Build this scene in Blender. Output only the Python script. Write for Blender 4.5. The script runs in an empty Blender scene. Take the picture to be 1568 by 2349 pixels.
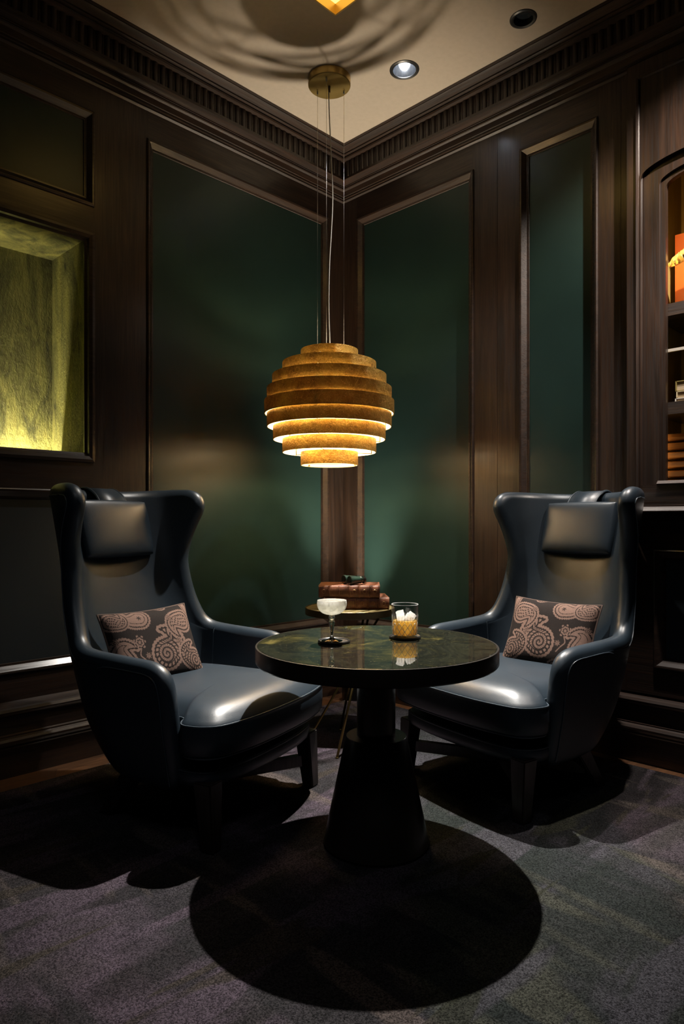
import bpy, bmesh, math, random
import numpy as np
from mathutils import Vector, Matrix, Euler

random.seed(7)
scene = bpy.context.scene
COL = scene.collection
R = math.radians
PI = math.pi

# ------------------------------------------------------------------ frames
# room frame: corner of the two walls at the origin, left wall = plane y=0 (runs along +x),
# right wall = plane x=0 (runs along +y).  plan frame: x to the right, d into the corner.
PHI = R(134.5)
CP, SP = math.cos(PHI), math.sin(PHI)
CX, CD = 0.008, 4.06


def W(x, d, z=0.0):
    x -= CX
    d -= CD
    return Vector((CP * x - SP * d, SP * x + CP * d, z))


# ------------------------------------------------------------------ materials
def new_mat(name):
    m = bpy.data.materials.new(name)
    m.use_nodes = True
    nt = m.node_tree
    for n in list(nt.nodes):
        nt.nodes.remove(n)
    out = nt.nodes.new('ShaderNodeOutputMaterial')
    p = nt.nodes.new('ShaderNodeBsdfPrincipled')
    nt.links.new(p.outputs[0], out.inputs[0])
    return m, nt, p, out


def simple(name, col, rough=.5, metal=0., coat=0., coat_rough=.05, spec=.5, ior=1.5):
    m, nt, p, o = new_mat(name)
    p.inputs['Base Color'].default_value = (*col, 1)
    p.inputs['Roughness'].default_value = rough
    p.inputs['Metallic'].default_value = metal
    p.inputs['Coat Weight'].default_value = coat
    p.inputs['Coat Roughness'].default_value = coat_rough
    p.inputs['Specular IOR Level'].default_value = spec
    p.inputs['IOR'].default_value = ior
    return m


def coords(nt, scale=(1, 1, 1), rot=(0, 0, 0), kind='Object'):
    tc = nt.nodes.new('ShaderNodeTexCoord')
    mp = nt.nodes.new('ShaderNodeMapping')
    mp.inputs['Scale'].default_value = scale
    mp.inputs['Rotation'].default_value = rot
    nt.links.new(tc.outputs[kind], mp.inputs[0])
    return mp.outputs[0]


def noise(nt, vec, scale, detail=4, rough=.55, dist=0.):
    n = nt.nodes.new('ShaderNodeTexNoise')
    n.inputs['Scale'].default_value = scale
    n.inputs['Detail'].default_value = detail
    n.inputs['Roughness'].default_value = rough
    n.inputs['Distortion'].default_value = dist
    nt.links.new(vec, n.inputs['Vector'])
    return n.outputs[0]


def ramp(nt, fac, stops, interp='LINEAR'):
    r = nt.nodes.new('ShaderNodeValToRGB')
    r.color_ramp.interpolation = interp
    el = r.color_ramp.elements
    while len(el) < len(stops):
        el.new(.5)
    for e, (pos, c) in zip(el, stops):
        e.position = pos
        e.color = (*c, 1) if len(c) == 3 else c
    nt.links.new(fac, r.inputs[0])
    return r.outputs[0]


def mix(nt, a, b, fac, mode='MIX'):
    n = nt.nodes.new('ShaderNodeMix')
    n.data_type = 'RGBA'
    n.blend_type = mode
    for sock, v in ((0, fac), (6, a), (7, b)):
        if isinstance(v, (int, float)):
            n.inputs[sock].default_value = v
        elif isinstance(v, tuple):
            n.inputs[sock].default_value = (*v, 1)
        else:
            nt.links.new(v, n.inputs[sock])
    return n.outputs[2]


def bump(nt, p, h, strength=.2, dist=.002):
    b = nt.nodes.new('ShaderNodeBump')
    b.inputs['Strength'].default_value = strength
    b.inputs['Distance'].default_value = dist
    nt.links.new(h, b.inputs['Height'])
    nt.links.new(b.outputs[0], p.inputs['Normal'])


def wood(name, axis, dark=(.014, .0072, .0044), light=(.050, .0265, .0165), rough=.40):
    m, nt, p, o = new_mat(name)
    k = [9., 9., 9.]
    k[axis] = .55
    v = coords(nt, tuple(k))
    n1 = noise(nt, v, 2.2, 6, .6, 1.6)
    kf = [150., 150., 150.]
    kf[axis] = 5.
    vf = coords(nt, tuple(kf))
    n2 = noise(nt, vf, 1., 3, .6)
    c1 = ramp(nt, n1, [(.30, dark), (.52, tuple((a + b) / 2 for a, b in zip(dark, light))), (.72, light)])
    c2 = ramp(nt, n2, [(.35, (.35, .35, .35)), (.6, (1, 1, 1))])
    c = mix(nt, c1, c2, .7, 'MULTIPLY')
    nt.links.new(c, p.inputs['Base Color'])
    rr = ramp(nt, n2, [(.3, (rough + .2,) * 3), (.7, (rough - .08,) * 3)])
    nt.links.new(rr, p.inputs['Roughness'])
    p.inputs['Specular IOR Level'].default_value = .5
    p.inputs['Coat Weight'].default_value = .5
    p.inputs['Coat Roughness'].default_value = .2
    bump(nt, p, n2, .35, .0012)
    return m


M = {}
M['wood_x'] = wood('dark oak grain along x', 0)
M['wood_y'] = wood('dark oak grain along y', 1)
M['wood_z'] = wood('dark oak upright grain', 2)
M['wood_leg'] = wood('dark walnut legs', 2, (.008, .0045, .003), (.024, .013, .008), .45)
M['wood_shelf'] = wood('dark oak shelf', 1, (.016, .009, .006), (.05, .028, .016), .5)


def floor_wood():
    m, nt, p, o = new_mat('walnut parquet')
    v = coords(nt, (1, 1, 1), (0, 0, R(28)))
    br = nt.nodes.new('ShaderNodeTexBrick')
    br.inputs['Scale'].default_value = 1.
    br.inputs['Brick Width'].default_value = .6
    br.inputs['Row Height'].default_value = .09
    br.inputs['Mortar Size'].default_value = .0012
    br.inputs['Color1'].default_value = (.055, .028, .014, 1)
    br.inputs['Color2'].default_value = (.12, .058, .027, 1)
    br.inputs['Mortar'].default_value = (.01, .006, .004, 1)
    nt.links.new(v, br.inputs[0])
    v2 = coords(nt, (4, 60, 4), (0, 0, R(28)))
    n = noise(nt, v2, 1.4, 5, .6, .8)
    g = ramp(nt, n, [(.3, (.45, .42, .4)), (.65, (1.25, 1.15, 1.05))])
    nt.links.new(mix(nt, br.outputs[0], g, .85, 'MULTIPLY'), p.inputs['Base Color'])
    p.inputs['Roughness'].default_value = .42
    bump(nt, p, n, .15, .001)
    return m


M['floor'] = floor_wood()


def carpet_mat():
    m, nt, p, o = new_mat('abstract wool carpet')
    v = coords(nt, (.45, 2.1, 1), (0, 0, R(4)))
    n1 = noise(nt, v, 1.5, 3, .5, .7)
    c1 = ramp(nt, n1, [(.30, (.028, .024, .026)), (.42, (.046, .038, .040)), (.47, (.108, .070, .106)),
                       (.55, (.070, .060, .058)), (.60, (.042, .040, .036)), (.70, (.060, .056, .052))])
    v2 = coords(nt, (2.3, .42, 1), (0, 0, R(-5)))
    n2 = noise(nt, v2, 1.3, 3, .5, .8)
    f2 = ramp(nt, n2, [(.50, (0, 0, 0)), (.56, (.8, .8, .8))])
    c2 = mix(nt, c1, (.040, .046, .043), f2)
    n2b = noise(nt, v2, 2.9, 2, .5, .5)
    f2b = ramp(nt, n2b, [(.58, (0, 0, 0)), (.63, (.8, .8, .8))])
    c2 = mix(nt, c2, (.125, .094, .058), f2b)
    v3 = coords(nt, (.5, 2.6, 1), (0, 0, R(-14)))
    n3 = noise(nt, v3, 1.9, 2, .5, .6)
    f3 = ramp(nt, n3, [(.57, (0, 0, 0)), (.60, (.85, .85, .85))])
    c3 = mix(nt, c2, (.112, .074, .110), f3)
    n4 = noise(nt, v3, 3.3, 2, .5, .6)
    f4 = ramp(nt, n4, [(.62, (0, 0, 0)), (.65, (.8, .8, .8))])
    c3 = mix(nt, c3, (.066, .054, .022), f4)
    sx = nt.nodes.new('ShaderNodeSeparateXYZ')
    nt.links.new(coords(nt), sx.inputs[0])
    sb = nt.nodes.new('ShaderNodeMath')
    sb.operation = 'SUBTRACT'
    nt.links.new(sx.outputs[1], sb.inputs[0])
    nt.links.new(sx.outputs[0], sb.inputs[1])
    m1 = nt.nodes.new('ShaderNodeMath')
    m1.operation = 'MULTIPLY_ADD'
    m1.inputs[1].default_value = .25
    m1.inputs[2].default_value = .41
    nt.links.new(sb.outputs[0], m1.inputs[0])
    m2_ = nt.nodes.new('ShaderNodeMath')
    m2_.operation = 'MULTIPLY_ADD'
    m2_.inputs[1].default_value = .18
    nt.links.new(n2, m2_.inputs[0])
    nt.links.new(m1.outputs[0], m2_.inputs[2])
    zone = ramp(nt, m2_.outputs[0], [(.545, (1.15, .88, 1.12)), (.575, (.62, .95, .86)), (.79, (.70, 1., .93)), (.81, (1.15, 1., 1.04))])
    c3 = mix(nt, c3, zone, .8, 'MULTIPLY')
    vf = coords(nt, (1, 1, 1))
    nf = noise(nt, vf, 250, 3, .8)
    sp = ramp(nt, nf, [(.40, (.2, .2, .2)), (.60, (1.75, 1.75, 1.75))])
    c4 = mix(nt, c3, sp, .9, 'MULTIPLY')
    nm = noise(nt, vf, 14, 4, .6)
    sm = ramp(nt, nm, [(.3, (.75, .75, .75)), (.7, (1.15, 1.15, 1.15))])
    c5 = mix(nt, c4, sm, .8, 'MULTIPLY')
    hs = nt.nodes.new('ShaderNodeHueSaturation')
    hs.inputs['Saturation'].default_value = .5
    hs.inputs['Value'].default_value = .86
    nt.links.new(c5, hs.inputs['Color'])
    c5 = hs.outputs[0]
    nt.links.new(c5, p.inputs['Base Color'])
    p.inputs['Roughness'].default_value = .95
    p.inputs['Specular IOR Level'].default_value = .1
    bump(nt, p, nf, 1., .010)
    return m


M['carpet'] = carpet_mat()


def fabric_green():
    m, nt, p, o = new_mat('dark green wall fabric')
    v = coords(nt, (1, 1, 1))
    n = noise(nt, v, 2.5, 4, .6)
    c = ramp(nt, n, [(.3, (.013, .032, .0285)), (.7, (.017, .041, .0365))])
    nt.links.new(c, p.inputs['Base Color'])
    p.inputs['Roughness'].default_value = .34
    p.inputs['Specular IOR Level'].default_value = .5
    nf = noise(nt, v, 700, 2)
    bump(nt, p, nf, .12, .0006)
    return m


M['green'] = fabric_green()
M['panel_dark'] = simple('slate wainscot panel', (.022, .030, .036), .5)


def plaster():
    m, nt, p, o = new_mat('yellow green plaster')
    v = coords(nt, (3, 3, .9))
    n = noise(nt, v, 3.2, 7, .65, .8)
    c = ramp(nt, n, [(.33, (.022, .025, .012)), (.47, (.13, .13, .048)), (.66, (.30, .29, .10))])
    nt.links.new(c, p.inputs['Base Color'])
    p.inputs['Roughness'].default_value = .7
    v2 = coords(nt, (1.6, 1.6, .8))
    nf = noise(nt, v2, 60, 5, .65)
    bump(nt, p, nf, 1., .014)
    return m


M['plaster'] = plaster()


def ceiling_mat():
    m, nt, p, o = new_mat('painted ceiling')
    v = coords(nt)
    n = noise(nt, v, 40, 3)
    c = ramp(nt, n, [(.3, (.42, .36, .29)), (.7, (.45, .385, .315))])
    nt.links.new(c, p.inputs['Base Color'])
    p.inputs['Roughness'].default_value = .9
    return m


M['ceiling'] = ceiling_mat()


def leather():
    m, nt, p, o = new_mat('navy leather')
    v = coords(nt)
    n = noise(nt, v, 9, 5, .6)
    c = ramp(nt, n, [(.3, (.0135, .0225, .0325)), (.7, (.0185, .0295, .0415))])
    nt.links.new(c, p.inputs['Base Color'])
    p.inputs['Roughness'].default_value = .40
    p.inputs['Specular IOR Level'].default_value = .55
    p.inputs['Coat Weight'].default_value = .06
    p.inputs['Coat Roughness'].default_value = .28
    nf = noise(nt, v, 420, 3, .6)
    nw = noise(nt, v, 16, 3, .5)
    a = nt.nodes.new('ShaderNodeMath')
    a.operation = 'ADD'
    nt.links.new(nf, a.inputs[0])
    nt.links.new(nw, a.inputs[1])
    bump(nt, p, a.outputs[0], .12, .0022)
    return m


M['leather'] = leather()
M['piping'] = simple('leather piping', (.045, .062, .078), .36)


def gold_leaf():
    m, nt, p, o = new_mat('crackled gold leaf')
    v = coords(nt)
    vo = nt.nodes.new('ShaderNodeTexVoronoi')
    vo.feature = 'DISTANCE_TO_EDGE'
    vo.inputs['Scale'].default_value = 62
    nd = noise(nt, v, 12, 6, .7)
    vv = nt.nodes.new('ShaderNodeMix')
    vv.data_type = 'VECTOR'
    vv.inputs[0].default_value = .12
    nt.links.new(v, vv.inputs[4])
    n3 = nt.nodes.new('ShaderNodeTexNoise')
    n3.inputs['Scale'].default_value = 14
    n3.inputs['Detail'].default_value = 5
    nt.links.new(v, n3.inputs['Vector'])
    nt.links.new(n3.outputs[1], vv.inputs[5])
    nt.links.new(vv.outputs[1], vo.inputs['Vector'])
    crack = ramp(nt, vo.outputs[0], [(0., (1, 1, 1)), (.035, (0, 0, 0))])
    base = ramp(nt, nd, [(.30, (.16, .075, .013)), (.5, (.43, .255, .045)), (.7, (.70, .47, .115))])
    c = mix(nt, base, (.95, .62, .22), crack)
    nt.links.new(c, p.inputs['Base Color'])
    p.inputs['Metallic'].default_value = .7
    rr = ramp(nt, nd, [(.3, (.5,) * 3), (.7, (.3,) * 3)])
    nt.links.new(rr, p.inputs['Roughness'])
    nb = noise(nt, v, 60, 5, .7)
    bump(nt, p, nb, .8, .005)
    tl = nt.nodes.new('ShaderNodeBsdfTranslucent')
    tl.inputs[0].default_value = (.9, .42, .10, 1)
    ms = nt.nodes.new('ShaderNodeMixShader')
    ms.inputs[0].default_value = .03
    nt.links.new(p.outputs[0], ms.inputs[1])
    nt.links.new(tl.outputs[0], ms.inputs[2])
    nt.links.new(ms.outputs[0], o.inputs[0])
    return m


M['gold'] = gold_leaf()
def lining():
    m, nt, p, o = new_mat('cream lamp lining')
    p.inputs['Base Color'].default_value = (.92, .80, .58, 1)
    p.inputs['Roughness'].default_value = .7
    tl = nt.nodes.new('ShaderNodeBsdfTranslucent')
    tl.inputs[0].default_value = (.95, .75, .45, 1)
    ms = nt.nodes.new('ShaderNodeMixShader')
    ms.inputs[0].default_value = .15
    nt.links.new(p.outputs[0], ms.inputs[1])
    nt.links.new(tl.outputs[0], ms.inputs[2])
    nt.links.new(ms.outputs[0], o.inputs[0])
    return m


M['lamp_white'] = lining()
M['brass'] = simple('brushed brass', (.52, .37, .13), .36, 1.)
M['brass_side'] = simple('aged brass', (.26, .19, .09), .45, 1.)
M['leg_brass'] = simple('dark brass rod', (.30, .21, .075), .34, 1.)
M['steel'] = simple('steel wire', (.5, .5, .5), .35, 1.)
M['cord'] = simple('pale cord', (.62, .60, .56), .5)
M['black'] = simple('black lacquer', (.008, .008, .008), .35)
M['bronze'] = simple('blackened bronze', (.022, .017, .013), .38, .35, .25, .2)
M['chrome'] = simple('polished reflector', (.78, .80, .84), .12, 1.)
M['trim'] = simple('dark trim ring', (.04, .04, .04), .35, .5)


def patina():
    m, nt, p, o = new_mat('patinated tabletop under glass')
    v = coords(nt, (1, 1, 1), (0, 0, R(20)))
    n = noise(nt, v, 5.5, 7, .66, .9)
    c = ramp(nt, n, [(.30, (.003, .003, .003)), (.42, (.022, .022, .014)), (.50, (.008, .0085, .008)),
                     (.60, (.040, .035, .013)), (.74, (.22, .17, .050))])
    nf = noise(nt, v, 220, 2, .6)
    fl = ramp(nt, nf, [(.66, (0, 0, 0)), (.72, (1, 1, 1))])
    c2 = mix(nt, c, (.24, .19, .09), fl)
    nt.links.new(c2, p.inputs['Base Color'])
    p.inputs['Roughness'].default_value = .6
    p.inputs['Specular IOR Level'].default_value = 0.
    p.inputs['Coat Weight'].default_value = 1.
    p.inputs['Coat Roughness'].default_value = .012
    p.inputs['Coat IOR'].default_value = 1.7
    return m


M['patina'] = patina()


def side_patina():
    m, nt, p, o = new_mat('hammered brass tabletop')
    v = coords(nt)
    n = noise(nt, v, 30, 5, .65)
    c = ramp(nt, n, [(.3, (.16, .125, .05)), (.7, (.40, .32, .14))])
    nt.links.new(c, p.inputs['Base Color'])
    p.inputs['Metallic'].default_value = .6
    p.inputs['Roughness'].default_value = .5
    bump(nt, p, n, .25, .002)
    return m


M['side_patina'] = side_patina()


def glass_mat():
    # thin clear glass: transparent body, mirror-like sheen growing towards grazing angles
    m = bpy.data.materials.new('clear glass')
    m.use_nodes = True
    nt = m.node_tree
    for n in list(nt.nodes):
        nt.nodes.remove(n)
    out = nt.nodes.new('ShaderNodeOutputMaterial')
    t = nt.nodes.new('ShaderNodeBsdfTransparent')
    t.inputs[0].default_value = (.985, .985, .985, 1)
    g = nt.nodes.new('ShaderNodeBsdfGlossy')
    g.inputs['Roughness'].default_value = .04
    lw = nt.nodes.new('ShaderNodeLayerWeight')
    lw.inputs[0].default_value = .5
    pw = nt.nodes.new('ShaderNodeMath')
    pw.operation = 'POWER'
    pw.inputs[1].default_value = 3.
    nt.links.new(lw.outputs['Facing'], pw.inputs[0])
    ml = nt.nodes.new('ShaderNodeMath')
    ml.operation = 'MULTIPLY_ADD'
    ml.inputs[1].default_value = .55
    ml.inputs[2].default_value = .04
    nt.links.new(pw.outputs[0], ml.inputs[0])
    mx = nt.nodes.new('ShaderNodeMixShader')
    nt.links.new(ml.outputs[0], mx.inputs[0])
    nt.links.new(t.outputs[0], mx.inputs[1])
    nt.links.new(g.outputs[0], mx.inputs[2])
    nt.links.new(mx.outputs[0], out.inputs[0])
    return m


M['glass'] = glass_mat()


def frosted():
    m = bpy.data.materials.new('frosted etched glass')
    m.use_nodes = True
    nt = m.node_tree
    for n in list(nt.nodes):
        nt.nodes.remove(n)
    out = nt.nodes.new('ShaderNodeOutputMaterial')
    t = nt.nodes.new('ShaderNodeBsdfTransparent')
    tr = nt.nodes.new('ShaderNodeBsdfTranslucent')
    tr.inputs[0].default_value = (.95, .94, .9, 1)
    df = nt.nodes.new('ShaderNodeBsdfDiffuse')
    df.inputs[0].default_value = (.9, .9, .88, 1)
    g = nt.nodes.new('ShaderNodeBsdfGlossy')
    g.inputs['Roughness'].default_value = .15
    m1 = nt.nodes.new('ShaderNodeMixShader')
    m1.inputs[0].default_value = .45
    nt.links.new(tr.outputs[0], m1.inputs[1])
    nt.links.new(df.outputs[0], m1.inputs[2])
    v = coords(nt, (1, 1, 1))
    n = noise(nt, v, 90, 4, .6)
    f = ramp(nt, n, [(.38, (.74,) * 3), (.58, (1.,) * 3)])
    m2 = nt.nodes.new('ShaderNodeMixShader')
    nt.links.new(f, m2.inputs[0])
    nt.links.new(t.outputs[0], m2.inputs[1])
    nt.links.new(m1.outputs[0], m2.inputs[2])
    m3 = nt.nodes.new('ShaderNodeMixShader')
    lw = nt.nodes.new('ShaderNodeLayerWeight')
    lw.inputs[0].default_value = .25
    ml = nt.nodes.new('ShaderNodeMath')
    ml.operation = 'MULTIPLY_ADD'
    ml.inputs[1].default_value = .3
    ml.inputs[2].default_value = .04
    nt.links.new(lw.outputs['Facing'], ml.inputs[0])
    nt.links.new(ml.outputs[0], m3.inputs[0])
    nt.links.new(m2.outputs[0], m3.inputs[1])
    nt.links.new(g.outputs[0], m3.inputs[2])
    nt.links.new(m3.outputs[0], out.inputs[0])
    return m


M['frosted'] = frosted()
M['crystal'] = simple('solid crystal', (1, 1, 1), .02)
M['crystal'].node_tree.nodes['Principled BSDF'].inputs['Transmission Weight'].default_value = 1.
M['cut'] = simple('painted facet glint', (.95, .95, .93), .12, 0, 1., .05)  # opaque white that paints in the highlights of the cut glass


def liquid(name, col, fac=.6):
    m = bpy.data.materials.new(name)
    m.use_nodes = True
    nt = m.node_tree
    for n in list(nt.nodes):
        nt.nodes.remove(n)
    out = nt.nodes.new('ShaderNodeOutputMaterial')
    t = nt.nodes.new('ShaderNodeBsdfTransparent')
    t.inputs[0].default_value = (*[min(1, c * 1.05) for c in col], 1)
    tr = nt.nodes.new('ShaderNodeBsdfTranslucent')
    tr.inputs[0].default_value = (*col, 1)
    df = nt.nodes.new('ShaderNodeBsdfDiffuse')
    df.inputs[0].default_value = (*col, 1)
    g = nt.nodes.new('ShaderNodeBsdfGlossy')
    g.inputs['Roughness'].default_value = .05
    m1 = nt.nodes.new('ShaderNodeMixShader')
    m1.inputs[0].default_value = .4
    nt.links.new(tr.outputs[0], m1.inputs[1])
    nt.links.new(df.outputs[0], m1.inputs[2])
    m2 = nt.nodes.new('ShaderNodeMixShader')
    m2.inputs[0].default_value = fac
    nt.links.new(t.outputs[0], m2.inputs[1])
    nt.links.new(m1.outputs[0], m2.inputs[2])
    m3 = nt.nodes.new('ShaderNodeMixShader')
    m3.inputs[0].default_value = .08
    nt.links.new(m2.outputs[0], m3.inputs[1])
    nt.links.new(g.outputs[0], m3.inputs[2])
    nt.links.new(m3.outputs[0], out.inputs[0])
    return m


M['whisky'] = liquid('amber drink', (1., .71, .25), .6)
M['cocktail'] = liquid('pale cocktail', (1., .97, .90), .45)
M['ice'] = liquid('cloudy ice', (1., 1., .98), .55)


def emis(name, col, s):
    m = bpy.data.materials.new(name)
    m.use_nodes = True
    nt = m.node_tree
    for n in list(nt.nodes):
        nt.nodes.remove(n)
    out = nt.nodes.new('ShaderNodeOutputMaterial')
    e = nt.nodes.new('ShaderNodeEmission')
    e.inputs[0].default_value = (*col, 1)
    e.inputs[1].default_value = s
    nt.links.new(e.outputs[0], out.inputs[0])
    return m


def book_leather():
    m, nt, p, o = new_mat('worn brown book leather')
    v = coords(nt)
    n = noise(nt, v, 40, 6, .7)
    c = ramp(nt, n, [(.3, (.085, .028, .015)), (.55, (.24, .080, .036)), (.75, (.36, .16, .08))])
    nt.links.new(c, p.inputs['Base Color'])
    p.inputs['Roughness'].default_value = .5
    bump(nt, p, n, .3, .002)
    return m


M['book'] = book_leather()
M['paper'] = simple('aged paper edges', (.42, .33, .22), .8)
M['gilt'] = simple('faded gilt line', (.50, .30, .12), .45, .7)
M['bino'] = simple('dark green enamel', (.016, .040, .026), .35, 0, .4, .15)
M['lens'] = simple('dark lens', (.02, .025, .03), .05, 0, 1.)


# ------------------------------------------------------------------ mesh helpers
def link(name, me, mat, parent=None, smooth=True, loc=None, rot=None):
    o = bpy.data.objects.new(name, me)
    COL.objects.link(o)
    mats = mat if isinstance(mat, (list, tuple)) else [mat]
    for mm in mats:
        if mm is not None:
            me.materials.append(mm)
    if smooth:
        for f in me.polygons:
            f.use_smooth = True
    if parent:
        o.parent = parent
    if loc is not None:
        o.location = loc
    if rot is not None:
        o.rotation_euler = rot
    return o


def from_bm(name, bm, mat, parent=None, smooth=False, loc=None, rot=None, sharp=None):
    bmesh.ops.recalc_face_normals(bm, faces=bm.faces)
    me = bpy.data.meshes.new(name)
    bm.to_mesh(me)
    bm.free()
    o = link(name, me, mat, parent, smooth, loc, rot)
    if smooth and sharp:
        set_sharp(me, sharp)
    return o


def set_sharp(me, ang):
    bm = bmesh.new()
    bm.from_mesh(me)
    for e in bm.edges:
        if len(e.link_faces) == 2 and e.calc_face_angle(0) > R(ang):
            e.smooth = False
    bm.to_mesh(me)
    bm.free()


def pydata(name, verts, faces, mat, parent=None, smooth=True, loc=None, rot=None, sharp=None):
    me = bpy.data.meshes.new(name)
    me.from_pydata([tuple(v) for v in verts], [], faces)
    me.validate()
    bm = bmesh.new()
    bm.from_mesh(me)
    bmesh.ops.remove_doubles(bm, verts=bm.verts, dist=1e-6)
    bmesh.ops.recalc_face_normals(bm, faces=bm.faces)
    bm.to_mesh(me)
    bm.free()
    o = link(name, me, mat, parent, smooth, loc, rot)
    if smooth and sharp:
        set_sharp(me, sharp)
    return o


def add_box(bm, lo, hi, mi=0):
    x0, y0, z0 = lo
    x1, y1, z1 = hi
    vs = [bm.verts.new(c) for c in ((x0, y0, z0), (x1, y0, z0), (x1, y1, z0), (x0, y1, z0),
                                    (x0, y0, z1), (x1, y0, z1), (x1, y1, z1), (x0, y1, z1))]
    for idx in ((0, 3, 2, 1), (4, 5, 6, 7), (0, 1, 5, 4), (1, 2, 6, 5), (2, 3, 7, 6), (3, 0, 4, 7)):
        f = bm.faces.new([vs[i] for i in idx])
        f.material_index = mi
    return vs


def rbox(name, lo, hi, bev, mat, parent=None, seg=3, loc=None, rot=None, subdiv=0):
    bm = bmesh.new()
    add_box(bm, lo, hi)
    if bev > 0:
        bmesh.ops.bevel(bm, geom=bm.edges[:], offset=bev, segments=seg, profile=.5, affect='EDGES')
    return from_bm(name, bm, mat, parent, True, loc, rot, 50)


def add_lathe(bm, prof, seg=48, cap=True, mat4=None, mi=0):
    rings = []
    for r, z in prof:
        if r < 1e-6:
            v = bm.verts.new((0, 0, z))
            rings.append([v])
        else:
            rings.append([bm.verts.new((r * math.cos(2 * PI * i / seg), r * math.sin(2 * PI * i / seg), z)) for i in range(seg)])
    for a, b in zip(rings[:-1], rings[1:]):
        for i in range(seg):
            j = (i + 1) % seg
            if len(a) == 1 and len(b) == 1:
                continue
            if len(a) == 1:
                f = bm.faces.new((a[0], b[i], b[j]))
            elif len(b) == 1:
                f = bm.faces.new((a[i], a[j], b[0]))
            else:
                f = bm.faces.new((a[i], a[j], b[j], b[i]))
            f.material_index = mi
    if mat4 is not None:
        vs = [v for r in rings for v in r]
        bmesh.ops.transform(bm, matrix=mat4, verts=vs)


def lathe(name, prof, mat, parent=None, seg=64, loc=None, rot=None, sharp=35, mat4=None):
    bm = bmesh.new()
    add_lathe(bm, prof, seg, mat4=mat4)
    return from_bm(name, bm, mat, parent, True, loc, rot, sharp)


def add_tube(bm, pts, rad, seg=8, closed=False):
    pts = [Vector(p) for p in pts]
    n = len(pts)
    rads = rad if isinstance(rad, (list, tuple)) else [rad] * n
    rings = []
    up = Vector((0, 0, 1))
    prevx = None
    for i, p in enumerate(pts):
        if closed:
            t = pts[(i + 1) % n] - pts[i - 1]
        else:
            t = pts[min(i + 1, n - 1)] - pts[max(i - 1, 0)]
        t.normalize()
        if prevx is None:
            a = up if abs(t.z) < .9 else Vector((1, 0, 0))
            x = t.cross(a).normalized()
        else:
            x = (prevx - t * prevx.dot(t)).normalized()
        prevx = x
        y = t.cross(x)
        rings.append([bm.verts.new(p + (x * math.cos(2 * PI * k / seg) + y * math.sin(2 * PI * k / seg)) * rads[i]) for k in range(seg)])
    m = n if closed else n - 1
    for i in range(m):
        a, b = rings[i], rings[(i + 1) % n]
        for k in range(seg):
            bm.faces.new((a[k], a[(k + 1) % seg], b[(k + 1) % seg], b[k]))
    if not closed:
        bm.faces.new(rings[0][::-1])
        bm.faces.new(rings[-1])


def tube(name, pts, rad, mat, parent=None, seg=8, closed=False, loc=None, rot=None):
    bm = bmesh.new()
    add_tube(bm, pts, rad, seg, closed)
    return from_bm(name, bm, mat, parent, True, loc, rot, 60)


def catmull(pts, n=8, closed=False):
    pts = [np.array(p, float) for p in pts]
    out = []
    N = len(pts)
    rng = range(N) if closed else range(N - 1)
    for i in rng:
        p0 = pts[i - 1] if (closed or i > 0) else pts[0]
        p1 = pts[i]
        p2 = pts[(i + 1) % N]
        p3 = pts[(i + 2) % N] if (closed or i + 2 < N) else pts[-1]
        for k in range(n):
            t = k / n
            out.append(.5 * ((2 * p1) + (-p0 + p2) * t + (2 * p0 - 5 * p1 + 4 * p2 - p3) * t * t + (-p0 + 3 * p1 - 3 * p2 + p3) * t ** 3))
    if not closed:
        out.append(pts[-1])
    return out


def thing(name, label, cat, loc=(0, 0, 0), rotz=0., group=None):
    o = bpy.data.objects.new(name, None)
    o.empty_display_size = .05
    COL.objects.link(o)
    o.location = loc
    o.rotation_euler = (0, 0, rotz)
    tag(o, label, cat, group)
    return o


def tag(o, label, cat, group=None):
    o['label'] = label
    o['category'] = cat
    if group:
        o['group'] = group
    return o


def struct(o):
    o['kind'] = 'structure'
    return o


def empty(name, parent=None):
    o = bpy.data.objects.new(name, None)
    COL.objects.link(o)
    o.parent = parent
    return o


# ------------------------------------------------------------------ room shell
HC = 3.10          # ceiling height
TW = 4.2           # how far the walls run from the corner


def mp(side, t, o, z):
    return (t, o, z) if side == 'left' else (o, t, z)


def ring_frame(name, side, rect, prof, mat, parent):
    """mitred moulding around a rectangle; prof = [(inset, offset)...]"""
    t0, t1, z0, z1 = rect
    vs, fs = [], []
    n = len(prof)
    for ins, o in prof:
        for (t, z) in ((t0 + ins, z0 + ins), (t1 - ins, z0 + ins), (t1 - ins, z1 - ins), (t0 + ins, z1 - ins)):
            vs.append(mp(side, t, o, z))
    for i in range(n - 1):
        for k in range(4):
            a, b = i * 4 + k, i * 4 + (k + 1) % 4
            fs.append((a, b, b + 4, a + 4))
    return pydata(name, vs, fs, mat, parent, False)


MOULD = [(-.008, -.001), (-.008, .006), (-.003, .009), (.004, .008), (.024, -.010), (.027, -.010), (.027, -.013), (.032, -.013), (.034, -.020)]


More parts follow.
